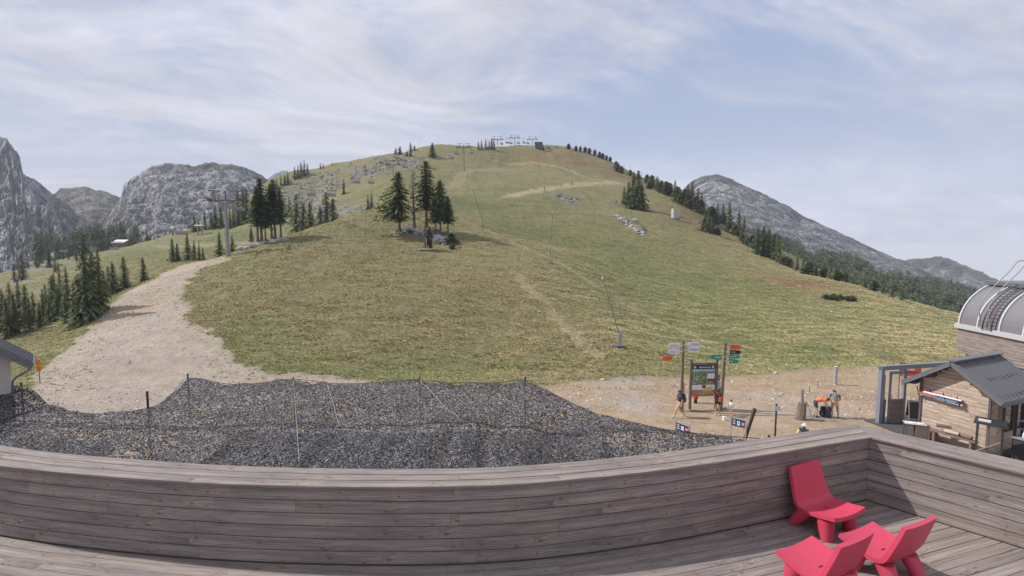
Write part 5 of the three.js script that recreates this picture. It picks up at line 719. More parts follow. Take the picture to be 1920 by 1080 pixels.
{ // bear statue
  const p = hit(803, 468), t = thing('bear_statue', 'dark carved wooden bear standing upright in front of the knoll spruces', 'statue', [p.x, p.y, p.z], 0.1), c = lin(0.018, 0.014, 0.013), c2 = lin(0.09, 0.08, 0.075), B = [], k = (a, ra, b, rb, cc = c) => B.push({ a, ra, b, rb, c: cc });
  k([0, 1.15, 0], 0.5, [0, 1.9, 0.02], 0.55); k([0, 1.9, 0.02], 0.55, [0, 2.6, 0.0], 0.42); k([0, 2.6, 0.02], 0.4, [0, 2.95, 0.08], 0.28); k([0, 3.15, 0.1], 0.3, [0, 3.1, 0.22], 0.24); k([0, 3.05, 0.35], 0.15, [0, 3.0, 0.58], 0.11, c2); for (const s of [-1, 1]) { k([s * 0.24, 3.42, 0.05], 0.1, [s * 0.25, 3.46, 0.05], 0.09); k([s * 0.46, 2.5, 0.05], 0.2, [s * 0.62, 2.0, 0.22], 0.17); k([s * 0.62, 2.0, 0.22], 0.17, [s * 0.42, 1.7, 0.62], 0.14); k([s * 0.42, 1.7, 0.62], 0.15, [s * 0.38, 1.66, 0.74], 0.12); k([s * 0.3, 1.15, 0], 0.34, [s * 0.36, 0.6, 0.1], 0.26); k([s * 0.36, 0.6, 0.1], 0.25, [s * 0.36, 0.2, 0.05], 0.22); k([s * 0.36, 0.16, 0.05], 0.18, [s * 0.38, 0.14, 0.42], 0.15); for (let q = -1; q <= 1; q++) k([s * 0.38 + q * 0.08, 1.66, 0.8], 0.04, [s * 0.38 + q * 0.08, 1.58, 0.9], 0.025, c2); }
  mesh('body', bodyGeometry(B, 0.055, 0.12).scale(0.95, 1, 0.95), new THREE.MeshStandardMaterial({ vertexColors: true, roughness: 0.8 }), t); mesh('nose', new THREE.SphereGeometry(0.07, 10, 8).translate(0, 3.02, 0.62), std(cBlack, 0.5), t); mesh('eyes', [-1, 1].map((s) => new THREE.SphereGeometry(0.04, 8, 6).translate(s * 0.12, 3.2, 0.36)), std(lin(0.3, 0.25, 0.2), 0.3), t);
  const R = rng(951); for (let q = 0; q < 7; q++) { const m = mesh('base_stone', boulders[q % 5], stoneMats[q % 3], t); m.position.set(-1.1 + q * 0.36, -0.02 + 0.1 * R(), 0.55 + 0.25 * R()); m.scale.set(0.36, 0.2, 0.34); m.rotation.y = R() * 6; }
  const red = []; for (let q = 0; q < 46; q++) { const x = (R() - 0.5) * 1.9, z = 0.5 + 0.3 * R(), h = 0.25 + 0.5 * R() * R(); red.push(rod(V(x, 0.1, z), V(x + (R() - 0.5) * 0.25, h, z + (R() - 0.5) * 0.2), 0.03, 0.012, 4)); } const sh = mesh('rusty_brushwood', red, std(lin(0.22, 0.1, 0.075), 0.95)); sh.position.set(p.x, p.y, p.z); tag(sh, 'rust red dry brushwood heaped at the feet of the bear statue', 'brushwood');
  const st = mesh('stake', [rod(V(0, -0.2, 0), V(0.02, 1.75, 0), 0.05, 0.045, 8), rbox(0.16, 0.3, 0.04, 0.01, 0.02, 1.4, 0.05)], std(lin(0.5, 0.33, 0.22), 0.9)); st.position.set(p.x - 0.15, p.y, p.z + 0.95); tag(st, 'pale wooden stake in front of the bear statue', 'stake');
}

// ------------------------------------------------------------------ signposts, map board and small things in the yard
const postWood = std(lin(0.20, 0.155, 0.13), 0.92, { map: null }), postWoodMat = new THREE.MeshStandardMaterial({ map: woodTex[0], color: lin(0.62, 0.52, 0.46), roughness: 0.92 });
// writing too far off to read: rows of short strokes, as it shows
function strokes(c, x, y, w, h, col, seed) { const R = rng(seed); c.fillStyle = col; let q = x; while (q < x + w) { const l = h * (0.35 + 0.25 * R()); if (R() > 0.14) { c.fillRect(q, y + (R() < 0.3 ? h * 0.1 : 0), l * 0.35, h * (0.75 + 0.25 * R())); c.fillRect(q, y + h * (R() < 0.5 ? 0 : 0.42), l * 0.8, h * 0.22); if (R() < 0.6) c.fillRect(q + l * 0.5, y + h * 0.1, l * 0.3, h * 0.85); } q += l * 1.12; } }
const signTex = {};
function signMap(key, W, H, bg, draw) { return signTex[key] || (signTex[key] = canvasTexture(W, H, (c) => { c.fillStyle = bg; c.fillRect(0, 0, W, H); draw(c, W, H); })); }
function arrowBoard(parent, x0, x1, y, h, z, tex, back, square) {   // pointed towards x1
  const s = new THREE.Shape(), d = Math.sign(x1 - x0), p = h * (square ? 0.12 : 0.5), r = h * 0.1;
  s.moveTo(x0, y - h / 2); s.lineTo(x1 - d * p, y - h / 2); if (square) { s.lineTo(x1, y - h * 0.3); s.lineTo(x1, y + h * 0.3); } else { s.quadraticCurveTo(x1 - d * p * 0.3, y - h * 0.35, x1, y); s.quadraticCurveTo(x1 - d * p * 0.3, y + h * 0.35, x1 - d * p, y + h / 2); } s.lineTo(x0, y + h / 2); s.closePath();
  const g = new THREE.ExtrudeGeometry(s, { depth: 0.03, bevelEnabled: false }).translate(0, 0, z), P = g.attributes.position, U = g.attributes.uv, a = Math.min(x0, x1), w = Math.abs(x1 - x0); for (let i = 0; i < P.count; i++) U.setXY(i, (P.getX(i) - a) / w, (P.getY(i) - y + h / 2) / h);
  const m = mesh('arrow_board', g, std(lin(1, 1, 1), 0.55, { map: tex }), parent); mesh('arm', box(Math.abs(x0) + 0.02, 0.06, 0.035, x0 / 2, y, z - 0.03), std(lin(0.55, 0.54, 0.55), 0.6), m); return m;
}
{
  const white = (k, seed) => signMap('w' + k, 256, 72, '#c9cbd8', (c, W, H) => { c.strokeStyle = '#e8e8f0'; c.lineWidth = 6; c.strokeRect(3, 3, W - 6, H - 6); strokes(c, 50, 26, [140, 90, 170, 160][k], 20, '#4a5590', seed); });
  const orange = (k, left) => signMap('o' + k, 256, 72, '#d8613f', (c) => { strokes(c, left ? 130 : 30, 14, left ? 80 : 80, 17, '#8c2a1e', 40 + k); strokes(c, left ? 90 : 30, 42, 120, 15, '#8c2a1e', 50 + k); });
  const greenT = (k) => signMap('g' + k, 256, 72, '#2f8a6b', (c) => strokes(c, [110, 24, 20][k], 28, [110, 150, 80][k], 20, '#d8efe4', 60 + k));
  const black = signMap('b', 256, 72, '#0c0c0e', (c) => strokes(c, 22, 26, 100, 20, '#e6e6e6', 71));
  const p1 = spot(1277, 771), t1 = thing('signpost', 'wooden signpost with four white arrow boards and one orange board', 'signpost', [p1.x, p1.y - 0.1, p1.z], 0.05), H1 = at(1281, 637, depthOf(p1)).y - p1.y;
  mesh('post', new THREE.BoxGeometry(0.15, H1 + 0.1, 0.15).translate(0, (H1 + 0.1) / 2, 0), postWoodMat, t1); mesh('brace', box(0.09, 2.0, 0.07, 0.13, 1.0, 0.02), std(lin(0.5, 0.36, 0.25), 0.9), t1);
  arrowBoard(t1, -0.26, -1.02, H1 - 0.2, 0.3, 0.09, white(0, 1)); arrowBoard(t1, -0.26, -1.0, H1 - 0.58, 0.3, 0.09, white(1, 2)); arrowBoard(t1, 0.32, 1.08, H1 - 0.1, 0.29, 0.09, white(2, 3)); arrowBoard(t1, 0.32, 1.08, H1 - 0.45, 0.28, 0.09, white(3, 4)); const ob = arrowBoard(t1, -0.26, -0.98, H1 - 0.93, 0.28, 0.09, orange(0, true)); ob.rotation.z = 0.12; ob.position.y = 0.03;
  const p2 = spot(1351, 771), t2 = thing('signpost', 'wooden signpost with green, black and orange arrow boards beside the map board', 'signpost', [p2.x, p2.y - 0.1, p2.z], 0.02), H2 = at(1357, 641, depthOf(p2)).y - p2.y;
  const post2 = mesh('post', new THREE.BoxGeometry(0.16, H2 + 0.1, 0.16).translate(0, (H2 + 0.1) / 2, 0), postWoodMat, t2); t2.rotation.z = -0.035;
  arrowBoard(t2, 0.26, 0.98, H2 - 0.12, 0.3, 0.1, orange(1, false)); arrowBoard(t2, 0.28, 0.97, H2 - 0.44, 0.25, 0.1, black); arrowBoard(t2, 0.26, 0.9, H2 - 0.72, 0.27, 0.1, greenT(1), null, true); arrowBoard(t2, 0.26, 0.86, H2 - 1.02, 0.27, 0.1, greenT(2), null, true); arrowBoard(t2, -0.22, -0.98, H2 - 0.8, 0.3, 0.1, greenT(0));
  // map board
  const a = spot(1293, 768), b = spot(1341, 766), mid = a.clone().add(b).multiplyScalar(0.5), W = a.distanceTo(b), t = thing('map_board', 'big wooden frame with a piste map poster and dark blue header', 'notice board', [mid.x, mid.y - 0.1, mid.z], Math.atan2(-(b.z - a.z), b.x - a.x)), hh = at(1294, 672, depthOf(a)).y - a.y;
  for (const s of [-1, 1]) mesh('post', new THREE.BoxGeometry(0.15, hh + 0.1, 0.15).translate(s * W / 2, (hh + 0.1) / 2, 0), postWoodMat, t);
  const iw = W - 0.15; mesh('top_rail', box(iw, 0.16, 0.12, 0, hh - 0.22, 0), postWoodMat, t); for (const [y, h, m] of [[1.28, 0.2, lin(0.36, 0.22, 0.13)], [1.06, 0.19, lin(0.33, 0.2, 0.12)]]) mesh('plank', box(iw, h, 0.05, 0, y, 0.02), std(m, 0.85), t); mesh('middle_batten', box(0.05, 0.46, 0.03, 0.02, 1.16, 0.07), std(lin(0.5, 0.42, 0.36)), t);
  const poster = canvasTexture(512, 620, (c) => {
    c.fillStyle = '#5b7d86'; c.fillRect(0, 0, 512, 620); c.fillStyle = '#101c33'; c.fillRect(0, 0, 512, 96); c.fillStyle = '#eef2f8'; c.font = 'bold 50px sans-serif'; c.fillText('Bienvenue', 150, 66);
    const flower = (x, y) => { for (let k = 0; k < 6; k++) { c.beginPath(); c.ellipse(x + Math.cos(k * 1.05) * 20, y + Math.sin(k * 1.05) * 20, 14, 8, k * 1.05, 0, 6.3); c.fill(); } }; c.fillStyle = '#c7d7f2'; flower(58, 48); c.fillStyle = '#f0f0f4'; flower(456, 44);
    c.fillStyle = '#9fb6c4'; c.fillRect(0, 96, 512, 70); c.fillStyle = '#5f7a56'; c.beginPath(); c.moveTo(0, 260); c.bezierCurveTo(120, 150, 200, 130, 300, 160); c.bezierCurveTo(400, 190, 460, 170, 512, 150); c.lineTo(512, 500); c.lineTo(0, 500); c.fill();
    const R = rng(77); for (let k = 0; k < 240; k++) { c.fillStyle = ['#38563f', '#47663f', '#85926b', '#2d4a38', '#a9a888'][Math.floor(R() * 5)]; const x = R() * 512, y = 190 + R() * 300; c.beginPath(); c.ellipse(x, y, 6 + R() * 22, 4 + R() * 12, R() * 3, 0, 6.3); c.fill(); }
    c.strokeStyle = '#e8e6dc'; c.lineWidth = 3; for (let k = 0; k < 12; k++) { c.beginPath(); const x = R() * 460, y = 190 + R() * 60; c.moveTo(x, y); c.bezierCurveTo(x + 60 * (R() - 0.5), y + 90, x + 120 * (R() - 0.5), y + 150, x + 90 * (R() - 0.5), 480); c.stroke(); }
    c.fillStyle = '#dfe0ee'; c.fillRect(340, 210, 160, 130); c.fillStyle = '#8f6f86'; c.fillRect(424, 210, 6, 130); strokes(c, 350, 225, 64, 8, '#8890a8', 3); c.fillStyle = '#7e3a34'; c.fillRect(340, 352, 160, 56); c.fillStyle = '#e3e4ee'; c.fillRect(0, 500, 512, 120); c.fillStyle = '#8a3535'; c.fillRect(226, 505, 84, 84); for (let k = 0; k < 4; k++) { strokes(c, 14, 520 + k * 22, 190, 8, '#a6a6b8', 11 + k); strokes(c, 330, 520 + k * 22, 160, 8, '#a6a6b8', 21 + k); }
  });
  mesh('poster_panel', box(iw, hh - 1.7, 0.04, 0, (hh - 0.3 + 1.4) / 2, 0.0), std(lin(0.3, 0.3, 0.32)), t); const sheet = mesh('map_poster', new THREE.PlaneGeometry(iw * 0.98, hh - 1.72).translate(0, (hh - 0.3 + 1.4) / 2, 0.026), std(lin(1, 1, 1), 0.5, { map: poster }), t);
  mesh('yellow_notice', box(0.46, 0.26, 0.012, 0.32, 1.42, 0.05), std(lin(0.62, 0.5, 0.12), 0.8), t);
  // side panel with leaflets
  const s0 = thing('leaflet_stand', 'narrow panel of colourful posters between the map board and signpost', 'notice board', [lerp(b.x, p2.x, 0.5) + 0.02, mid.y, b.z - 0.02], 0.05); const lt = (k, draw) => std(lin(1, 1, 1), 0.6, { map: canvasTexture(128, 160, draw) });
  mesh('rail', box(0.06, 2.4, 0.06, -0.05, 1.2, -0.06), postWoodMat, s0);
  mesh('poster', box(0.38, 0.5, 0.02, 0, 2.05, 0), lt(0, (c) => { c.fillStyle = '#b9a6b4'; c.fillRect(0, 0, 128, 160); c.fillStyle = '#7b4f77'; c.beginPath(); c.moveTo(0, 60); c.lineTo(80, 10); c.lineTo(128, 50); c.lineTo(128, 60); c.fill(); c.fillStyle = '#d88a86'; c.fillRect(0, 60, 128, 36); c.fillStyle = '#2d4a80'; c.fillRect(10, 96, 110, 24); c.fillStyle = '#9cc3b0'; c.fillRect(0, 124, 128, 36); }), s0);
  mesh('poster', box(0.42, 0.4, 0.02, 0, 1.58, 0), lt(1, (c) => { c.fillStyle = '#bfc0c8'; c.fillRect(0, 0, 128, 160); c.fillStyle = '#9a9ba6'; for (let k = 0; k < 5; k++) c.fillRect(8 + k * 24, 6, 8, 148); }), s0);
  mesh('poster', box(0.42, 0.5, 0.02, 0, 1.1, 0), lt(2, (c) => { c.fillStyle = '#4fa39a'; c.fillRect(0, 0, 128, 160); c.fillStyle = '#3c5570'; c.fillRect(0, 0, 128, 50); c.fillStyle = '#e4e8ea'; c.fillRect(4, 60, 56, 92); }), s0);
  // padded red post under the board, kerb round it
  const q = spot(1309, 760), rp = thing('padded_post', 'red padded bumper wrapped round a post under the map board', 'post pad', [q.x, q.y, q.z - 0.5]); mesh('pad', new THREE.CapsuleGeometry(0.17, 0.6, 6, 14).translate(0, 0.68, 0), std(lin(0.55, 0.03, 0.05), 0.5), rp); mesh('white_band', new THREE.CylinderGeometry(0.176, 0.176, 0.05, 16, 1, true).translate(0, 0.86, 0), std(lin(0.6, 0.4, 0.42), 0.6, { side: THREE.DoubleSide }), rp); mesh('foot', cyl(0.12, 0.1, 0.3, 0, 0.1, 0, 10), std(cBlack), rp);
  const kerb = thing('log_kerb', 'low curved timber edging round the foot of the map board', 'kerb', [mid.x, mid.y, mid.z]); const kl = [V(-0.95, 0.05, 0.35), V(-0.2, 0.05, 0.5), V(0.7, 0.05, 0.42), V(1.55, 0.05, -0.05)]; for (let k = 0; k < 3; k++) mesh('log', rod(kl[k], kl[k + 1], 0.075, 0.075, 8), std(lin(0.26, 0.23, 0.17), 0.95), kerb);
}
{ // banner barriers, posts, rope, stump with clear panel, chequered marker posts
  const banner = canvasTexture(256, 96, (c) => { c.fillStyle = '#26405c'; c.fillRect(0, 0, 256, 96); c.fillStyle = '#9a4a52'; c.fillRect(0, 0, 14, 96); c.fillStyle = '#dfe6ee'; c.fillRect(24, 16, 44, 8); c.fillRect(24, 40, 40, 8); c.fillRect(24, 60, 46, 8); c.fillRect(104, 22, 52, 54); c.fillStyle = '#5b7fa0'; c.fillRect(116, 34, 16, 30); c.fillRect(138, 34, 8, 30); c.fillStyle = '#c8555c'; c.fillRect(186, 26, 56, 46); c.fillStyle = '#f0c8c8'; c.fillRect(196, 40, 36, 12); });
  const alu = std(lin(0.45, 0.47, 0.5), 0.45, { metalness: 0.5 });
  const barrier = (ax, ay, bx, by, yTop, label) => { const a = onLevel(ax, ay, yTop), b = onLevel(bx, by, yTop - 0.02), d = b.clone().sub(a).setY(0), L = d.length(), t = thing('banner_barrier', label, 'barrier', [a.x, 0, a.z], Math.atan2(-d.z, d.x)); for (const x of [0, L]) mesh('upright', rbox(0.07, yTop + 0.1, 0.07, 0.015, x, (yTop + 0.1) / 2, 0), alu, t); mesh('rail', box(L, 0.04, 0.04, L / 2, yTop - 0.04, 0), alu, t); mesh('rail', box(L, 0.03, 0.03, L / 2, yTop - 1.05, 0), alu, t); mesh('banner', box(L - 0.08, 0.4, 0.02, L / 2, yTop - 0.27, 0), std(lin(1, 1, 1), 0.6, { map: banner }), t); };
  barrier(1267, 789, 1293, 799, 1.5, 'blue banner barrier with aluminium legs at the edge of the net'); barrier(1371, 781, 1399, 788, 1.5, 'blue banner barrier crossed by the leaning post');
  const dark = std(lin(0.055, 0.035, 0.03), 0.85), lp = onLevel(1393, 822, 0.4), lt = onLevel(1406, 773, 1.75), ln = mesh('leaning_post', bar(V(lp.x, 0, lp.z), V(lp.x + 0.62, 2.0, lp.z - 0.1), 0.13, 0.13), dark); tag(ln, 'dark square post leaning across the blue banner barrier', 'post');
  const tp = onLevel(1456, 757, 2.2), tt = thing('thin_post', 'thin rusty post with a small clear plate', 'post', [tp.x, 0, tp.z]); mesh('pole', cyl(0.05, 0.05, 2.2, 0, 1.1, 0, 8), std(lin(0.07, 0.03, 0.03), 0.8), tt); mesh('plate', box(0.34, 0.24, 0.015, 0.02, 1.95, 0.06), std(lin(0.5, 0.58, 0.6), 0.3), tt);
  const sp = spot(1501, 786), st = thing('stump_stand', 'rough grey tree stump carrying a clear upright panel', 'stump', [sp.x, sp.y - 0.05, sp.z]); const sg = new THREE.CylinderGeometry(0.21, 0.29, 1.12, 18, 6).translate(0, 0.54, 0), pp = sg.attributes.position; for (let i = 0; i < pp.count; i++) { const an = Math.atan2(pp.getZ(i), pp.getX(i)), k = 1 + (vnoise(an * 3 + 10, pp.getY(i) * 1.5, 961) - 0.5) * 0.35; pp.setX(i, pp.getX(i) * k + pp.getY(i) * 0.06); pp.setZ(i, pp.getZ(i) * k); } sg.computeVertexNormals(); mesh('trunk', sg, new THREE.MeshStandardMaterial({ map: woodTex[1], color: lin(0.6, 0.5, 0.43), roughness: 0.95 }), st); mesh('clear_panel', box(0.2, 0.85, 0.03, 0.03, 1.5, 0.02, 0, 0.2, 0.04), std(lin(0.36, 0.35, 0.37), 0.4), st);
  for (const [k, x] of [[0, 0.42], [1, 0.6]]) { const po = mesh('trekking_pole', rod(V(0, 1.12, 0), V(0.42, 0, 0.12 * k), 0.014, 0.009, 6), std(cBlack, 0.5)); po.position.set(sp.x + 0.22 + 0.06 * k, sp.y, sp.z + 0.1); tag(po, 'black trekking pole leaning against the tree stump', 'pole', 'trekking poles at the stump'); }
  const paper = mesh('notice_sheet', box(0.16, 0.22, 0.01), std(lin(0.7, 0.7, 0.72))); paper.position.set(sp.x + 0.28, sp.y + 0.72, sp.z + 0.28); tag(paper, 'small white sheet pinned on the side of the tree stump', 'sheet');
  const check = (n) => canvasTexture(32, 32 * n, (c) => { for (let i = 0; i < 4; i++) for (let j = 0; j < n * 4; j++) { c.fillStyle = (i + j) % 2 ? '#17171c' : '#dcdce4'; c.fillRect(i * 8, j * 8, 8, 8); } });
  for (const [px, py, top, r, n, l] of [[1566, 721, 687, 0.11, 4, 'tall black and white chequered marker post at the back of the gravel yard'], [1532, 726, 713, 0.05, 2, 'short chequered marker post nearer the tall chequered post'], [1517, 736, 722, 0.05, 2, 'short chequered marker post nearer the two people with packs']]) { const p = spot(px, py), h = at(px, top, depthOf(p)).y - p.y, t = thing('marker_post', l, 'post', [p.x, p.y, p.z]); const m = std(lin(1, 1, 1), 0.6, { map: check(n) }); mesh('post', cyl(r, r, h, 0, h / 2, 0, 12), m, t); mesh('cap', cyl(r * 1.05, r * 0.8, 0.05, 0, h + 0.02, 0, 12), std(lin(0.6, 0.6, 0.62)), t); }
  const r1 = spot(1290, 786), r2 = onLevel(1380, 783, 0.9); const rope = mesh('boundary_rope', tube([V(r1.x - 0.6, 0.55, r1.z + 2.2), V(lerp(r1.x, r2.x, 0.4), 0.35, r1.z + 1.9), V(r2.x, 0.75, r2.z)], 0.012, 30, 5), std(lin(0.3, 0.26, 0.25))); tag(rope, 'thin sagging rope between the banner barriers', 'rope');
  const bucket = spot(1357, 788), bk = mesh('white_can', cyl(0.09, 0.08, 0.24, 0, 0.12, 0, 12), std(lin(0.75, 0.75, 0.76))); bk.position.copy(bucket); tag(bk, 'small white can standing on the gravel near the child', 'can');
}

// ------------------------------------------------------------------ kiosk hut
const hutBoard = [0, 1, 2].flatMap((k) => [lin(1.42, 1.28, 1.1), lin(1.26, 1.14, 1.0), lin(1.52, 1.38, 1.18)].map((c) => new THREE.MeshStandardMaterial({ map: woodTex[k], bumpMap: woodTex[k], bumpScale: 0.004, color: c, roughness: 0.88 })));
const slate = std(lin(0.17, 0.175, 0.19), 0.5, { metalness: 0.4 }), gateBlue = std(lin(0.24, 0.265, 0.33), 0.5, { metalness: 0.3 }), glass = new THREE.MeshPhysicalMaterial({ color: 0xffffff, transmission: 1, thickness: 0, roughness: 0.03, ior: 1.5 });
const boxUV = (w, h, d, x, y, z, R) => { const g = new THREE.BoxGeometry(w, h, d).translate(x, y, z), U = g.attributes.uv, o = R(), m = Math.max(w, d); for (let i = 0; i < U.count; i++) U.setXY(i, U.getX(i) * m / 3.6 + o, U.getY(i) * 0.96 + 0.02); return g; };
{
  const R = rng(1001), t = thing('kiosk_hut', 'wooden kiosk hut with plank gable and dark metal roof', 'hut', [22.6, 0, -27.6], -Math.atan2(0.914, 0.406)), W = 2.95, L = 3.7, apex = 4.45, slope = 0.7, eave = apex - slope * W / 2, rowH = 0.2;
  mesh('core', new THREE.ExtrudeGeometry(new THREE.Shape([[0.05, 0], [W - 0.05, 0], [W - 0.05, eave - 0.05], [W / 2, apex - 0.1], [0.05, eave - 0.05]].map((p) => new THREE.Vector2(...p))), { depth: 1.4, bevelEnabled: false }).translate(0, 0, -1.46), joistMat, t);
  for (let r = 0; r * rowH < apex - 0.1; r++) {
    const y0 = r * rowH, y1 = y0 + rowH - 0.008, ym = y1, half = ym <= eave ? W / 2 : (apex - ym) / slope; if (half < 0.12) break; const x0 = W / 2 - half, x1 = W / 2 + half, js = [x0]; let q = x0 + 0.5 + 0.9 * R(); while (q < x1 - 0.3) { js.push(q); q += 0.9 + 0.9 * R(); } js.push(x1);
    for (let k = 0; k < js.length - 1; k++) mesh('board', boxUV(js[k + 1] - js[k] - 0.004, y1 - y0, 0.05, (js[k] + js[k + 1]) / 2, (y0 + y1) / 2, -0.025 + 0.004 * R(), R), hutBoard[Math.floor(R() * 9)], t);
    if (y1 < eave) { mesh('board', boxUV(0.05, y1 - y0, L - 0.06, 0.025, (y0 + y1) / 2, -L / 2 - 0.03, R), hutBoard[Math.floor(R() * 9)], t); mesh('board', boxUV(0.05, y1 - y0, 0.8, W - 0.025, (y0 + y1) / 2, -0.46, R), hutBoard[Math.floor(R() * 9)], t); if (r < 5) mesh('board', boxUV(0.05, y1 - y0, L - 0.9, W - 0.025, (y0 + y1) / 2, -L / 2 - 0.42, R), hutBoard[Math.floor(R() * 9)], t); }
  }
  for (const z of [-1.6, -2.5, -3.5]) mesh('window_post', box(0.1, eave - 1, 0.1, W - 0.05, 1 + (eave - 1) / 2, z), std(lin(0.12, 0.1, 0.09)), t); mesh('window_glass', box(0.012, eave - 1.2, L - 1, W - 0.06, 1.05 + (eave - 1.2) / 2, -2.2), glass, t); mesh('rear_wall', box(W - 0.1, eave, 0.05, W / 2, eave / 2, -L + 0.02), std(lin(0.2, 0.17, 0.14)), t);
  const front = 0.55, back = L + 0.4, over = 0.72;
  for (const s of [-1, 1]) {
    const run = W / 2 + over, len = Math.hypot(run, run * slope), ang = Math.atan(slope), g = [new THREE.BoxGeometry(len, 0.05, front + back)]; for (let k = 0; k * 0.2 < front + back; k++) g.push(new THREE.BoxGeometry(len, 0.035, 0.05).translate(0, 0.04, -(front + back) / 2 + 0.08 + k * 0.2));
    const roof = mesh('roof', merge(g).applyMatrix4(M4(W / 2 + s * run / 2, apex + 0.12 - run * slope / 2, (front - back) / 2, 0, 0, -s * ang)), slate, t);
    mesh('barge_board', box(len, 0.2, 0.05, W / 2 + s * run / 2, apex + 0.04 - run * slope / 2, front + 0.03, 0, 0, -s * ang), slate, roof); mesh('fascia', box(0.04, 0.22, front + back, W / 2 + s * (run + 0.02), apex + 0.02 - run * slope, (front - back) / 2), slate, roof);
    const guard = (u, n, z0, dz) => { for (let k = 0; k < n; k++) mesh('snow_guard', box(0.1, 0.05, 0.08, W / 2 + s * run * u, apex + 0.23 - run * slope * u, z0 - k * dz, 0, 0, -s * ang), slate, roof); }; if (s > 0) { guard(0.1, 14, 0.25, 0.27); guard(0.5, 7, -0.5, 0.45); guard(0.88, 8, 0.2, 0.42); }
    for (const u of [0.42, 0.8]) mesh('rafter_end', box(0.2, 0.2, 0.5, W / 2 + s * run * u, apex - 0.14 - run * slope * u, front / 2 - 0.05), std(lin(0.05, 0.045, 0.045)), t);
  }
  mesh('ridge_cap', box(0.4, 0.07, front + back, W / 2, apex + 0.2, (front - back) / 2), slate, t); mesh('ridge_beam', box(0.2, 0.2, 0.5, W / 2, apex - 0.1, front / 2), std(lin(0.05, 0.045, 0.045)), t);
  for (const x of [-0.03, W + 0.03]) mesh('corner_post', box(0.1, eave, 0.1, x, eave / 2, 0.02), std(lin(0.10, 0.075, 0.09), 0.7), t);
  // rack of skis and poles on the gable
  const th = t.rotation.y, toW = (x, y, z) => V(x, y, z).applyAxisAngle(V(0, 1, 0), th).add(t.position), w0 = toW(0, 0, 0), rack = thing('ski_rack', 'bundle of coloured skis and poles in a rack on the kiosk gable', 'rack', [w0.x, w0.y, w0.z], th);
  mesh('shelf', [box(2.0, 0.05, 0.16, 0.95, 2.42, 0.12, 0, 0, -0.05), box(2.0, 0.05, 0.05, 0.95, 2.40, 0.22, 0, 0, -0.05)], std(lin(0.4, 0.38, 0.36), 0.7), rack); for (let k = 0; k < 4; k++) mesh('bracket', bar(V(0.0 + k * 0.62, 2.38 - k * 0.03, 0.28), V(-0.2 + k * 0.62, 2.86 - k * 0.03, 0.16), 0.035, 0.035), std(cBlack), rack);
  [['#3f6f9f', 0.25, 1.85], ['#d0d4dc', 0.3, 1.8], ['#2c4a78', 0.4, 1.95], ['#c0475a', 0.35, 1.9], ['#5a8ab4', 0.15, 1.7], ['#c4552f', -0.1, 0.85], ['#e06a4a', 0.1, 0.75], ['#e8e8ee', 0.2, 1.9]].forEach(([c, x0, x1], k) => mesh('ski', rbox(x1 - x0, 0.05, 0.09, 0.015, (x0 + x1) / 2, 2.5 + 0.055 * (k % 4) - (x0 + x1) * 0.02, 0.14 + 0.1 * Math.floor(k / 4), 0.3, 0, -0.04 + 0.02 * (k % 3)), std(c, 0.4), rack));
  // logs and boards at the foot of the gable
  const logM = std(lin(0.45, 0.38, 0.3), 0.9); [[1.35, 0.35, 0.5, 0.5], [1.75, 0.16, 0.6, 0.1], [2.3, 0.14, 0.5, -0.2]].forEach(([x, y, z, a], k) => { const w = toW(x, y + 0.78, z), m = mesh('firewood_log', cyl(0.09, 0.1, 0.6, 0, 0, 0, 9, 0, 0, Math.PI / 2), k === 1 ? logM : postWoodMat); m.position.copy(w); m.rotation.y = th + a; tag(m, k === 1 ? 'pale cut log on the bench under the kiosk gable' : k ? 'brown log at the end of the bench under the kiosk gable' : 'dark split log tilted on the bench under the kiosk gable', 'log'); });
  const bw = toW(1.8, 0, 0.55), bench = thing('log_bench', 'low plank bench under the kiosk gable', 'bench', [bw.x, 0, bw.z], th); mesh('seat', box(2.0, 0.07, 0.35, 0, 0.78, 0), postWoodMat, bench); for (const x of [-0.8, 0.8]) mesh('leg', box(0.1, 0.76, 0.3, x, 0.38, 0), postWoodMat, bench);
  // grill and counter beside the hut
  const gw = toW(3.35, 0, 0.75), grill = thing('bar_trolley', 'dark glazed serving trolley beside the kiosk', 'trolley', [gw.x, 0, gw.z], th + 0.35), dk = std(lin(0.03, 0.032, 0.036), 0.5); for (const [x, z] of [[-0.45, -0.4], [0.45, -0.4], [-0.45, 0.4], [0.45, 0.4]]) mesh('leg', box(0.06, 2.0, 0.06, x, 1.0, z), dk, grill); mesh('top', box(1.15, 0.1, 1.05, 0, 2.03, 0), dk, grill); mesh('tray', box(0.45, 0.07, 0.2, -0.2, 2.12, 0.25), std(lin(0.65, 0.65, 0.68), 0.4), grill); for (const z of [-0.4, 0.4]) mesh('pane', box(0.84, 1.5, 0.012, 0, 1.15, z), glass, grill); mesh('brace', bar(V(-0.42, 0.6, 0.43), V(0.42, 1.25, 0.43), 0.04, 0.04), steel, grill); mesh('shelf', box(0.84, 0.04, 0.74, 0, 0.5, 0), dk, grill);
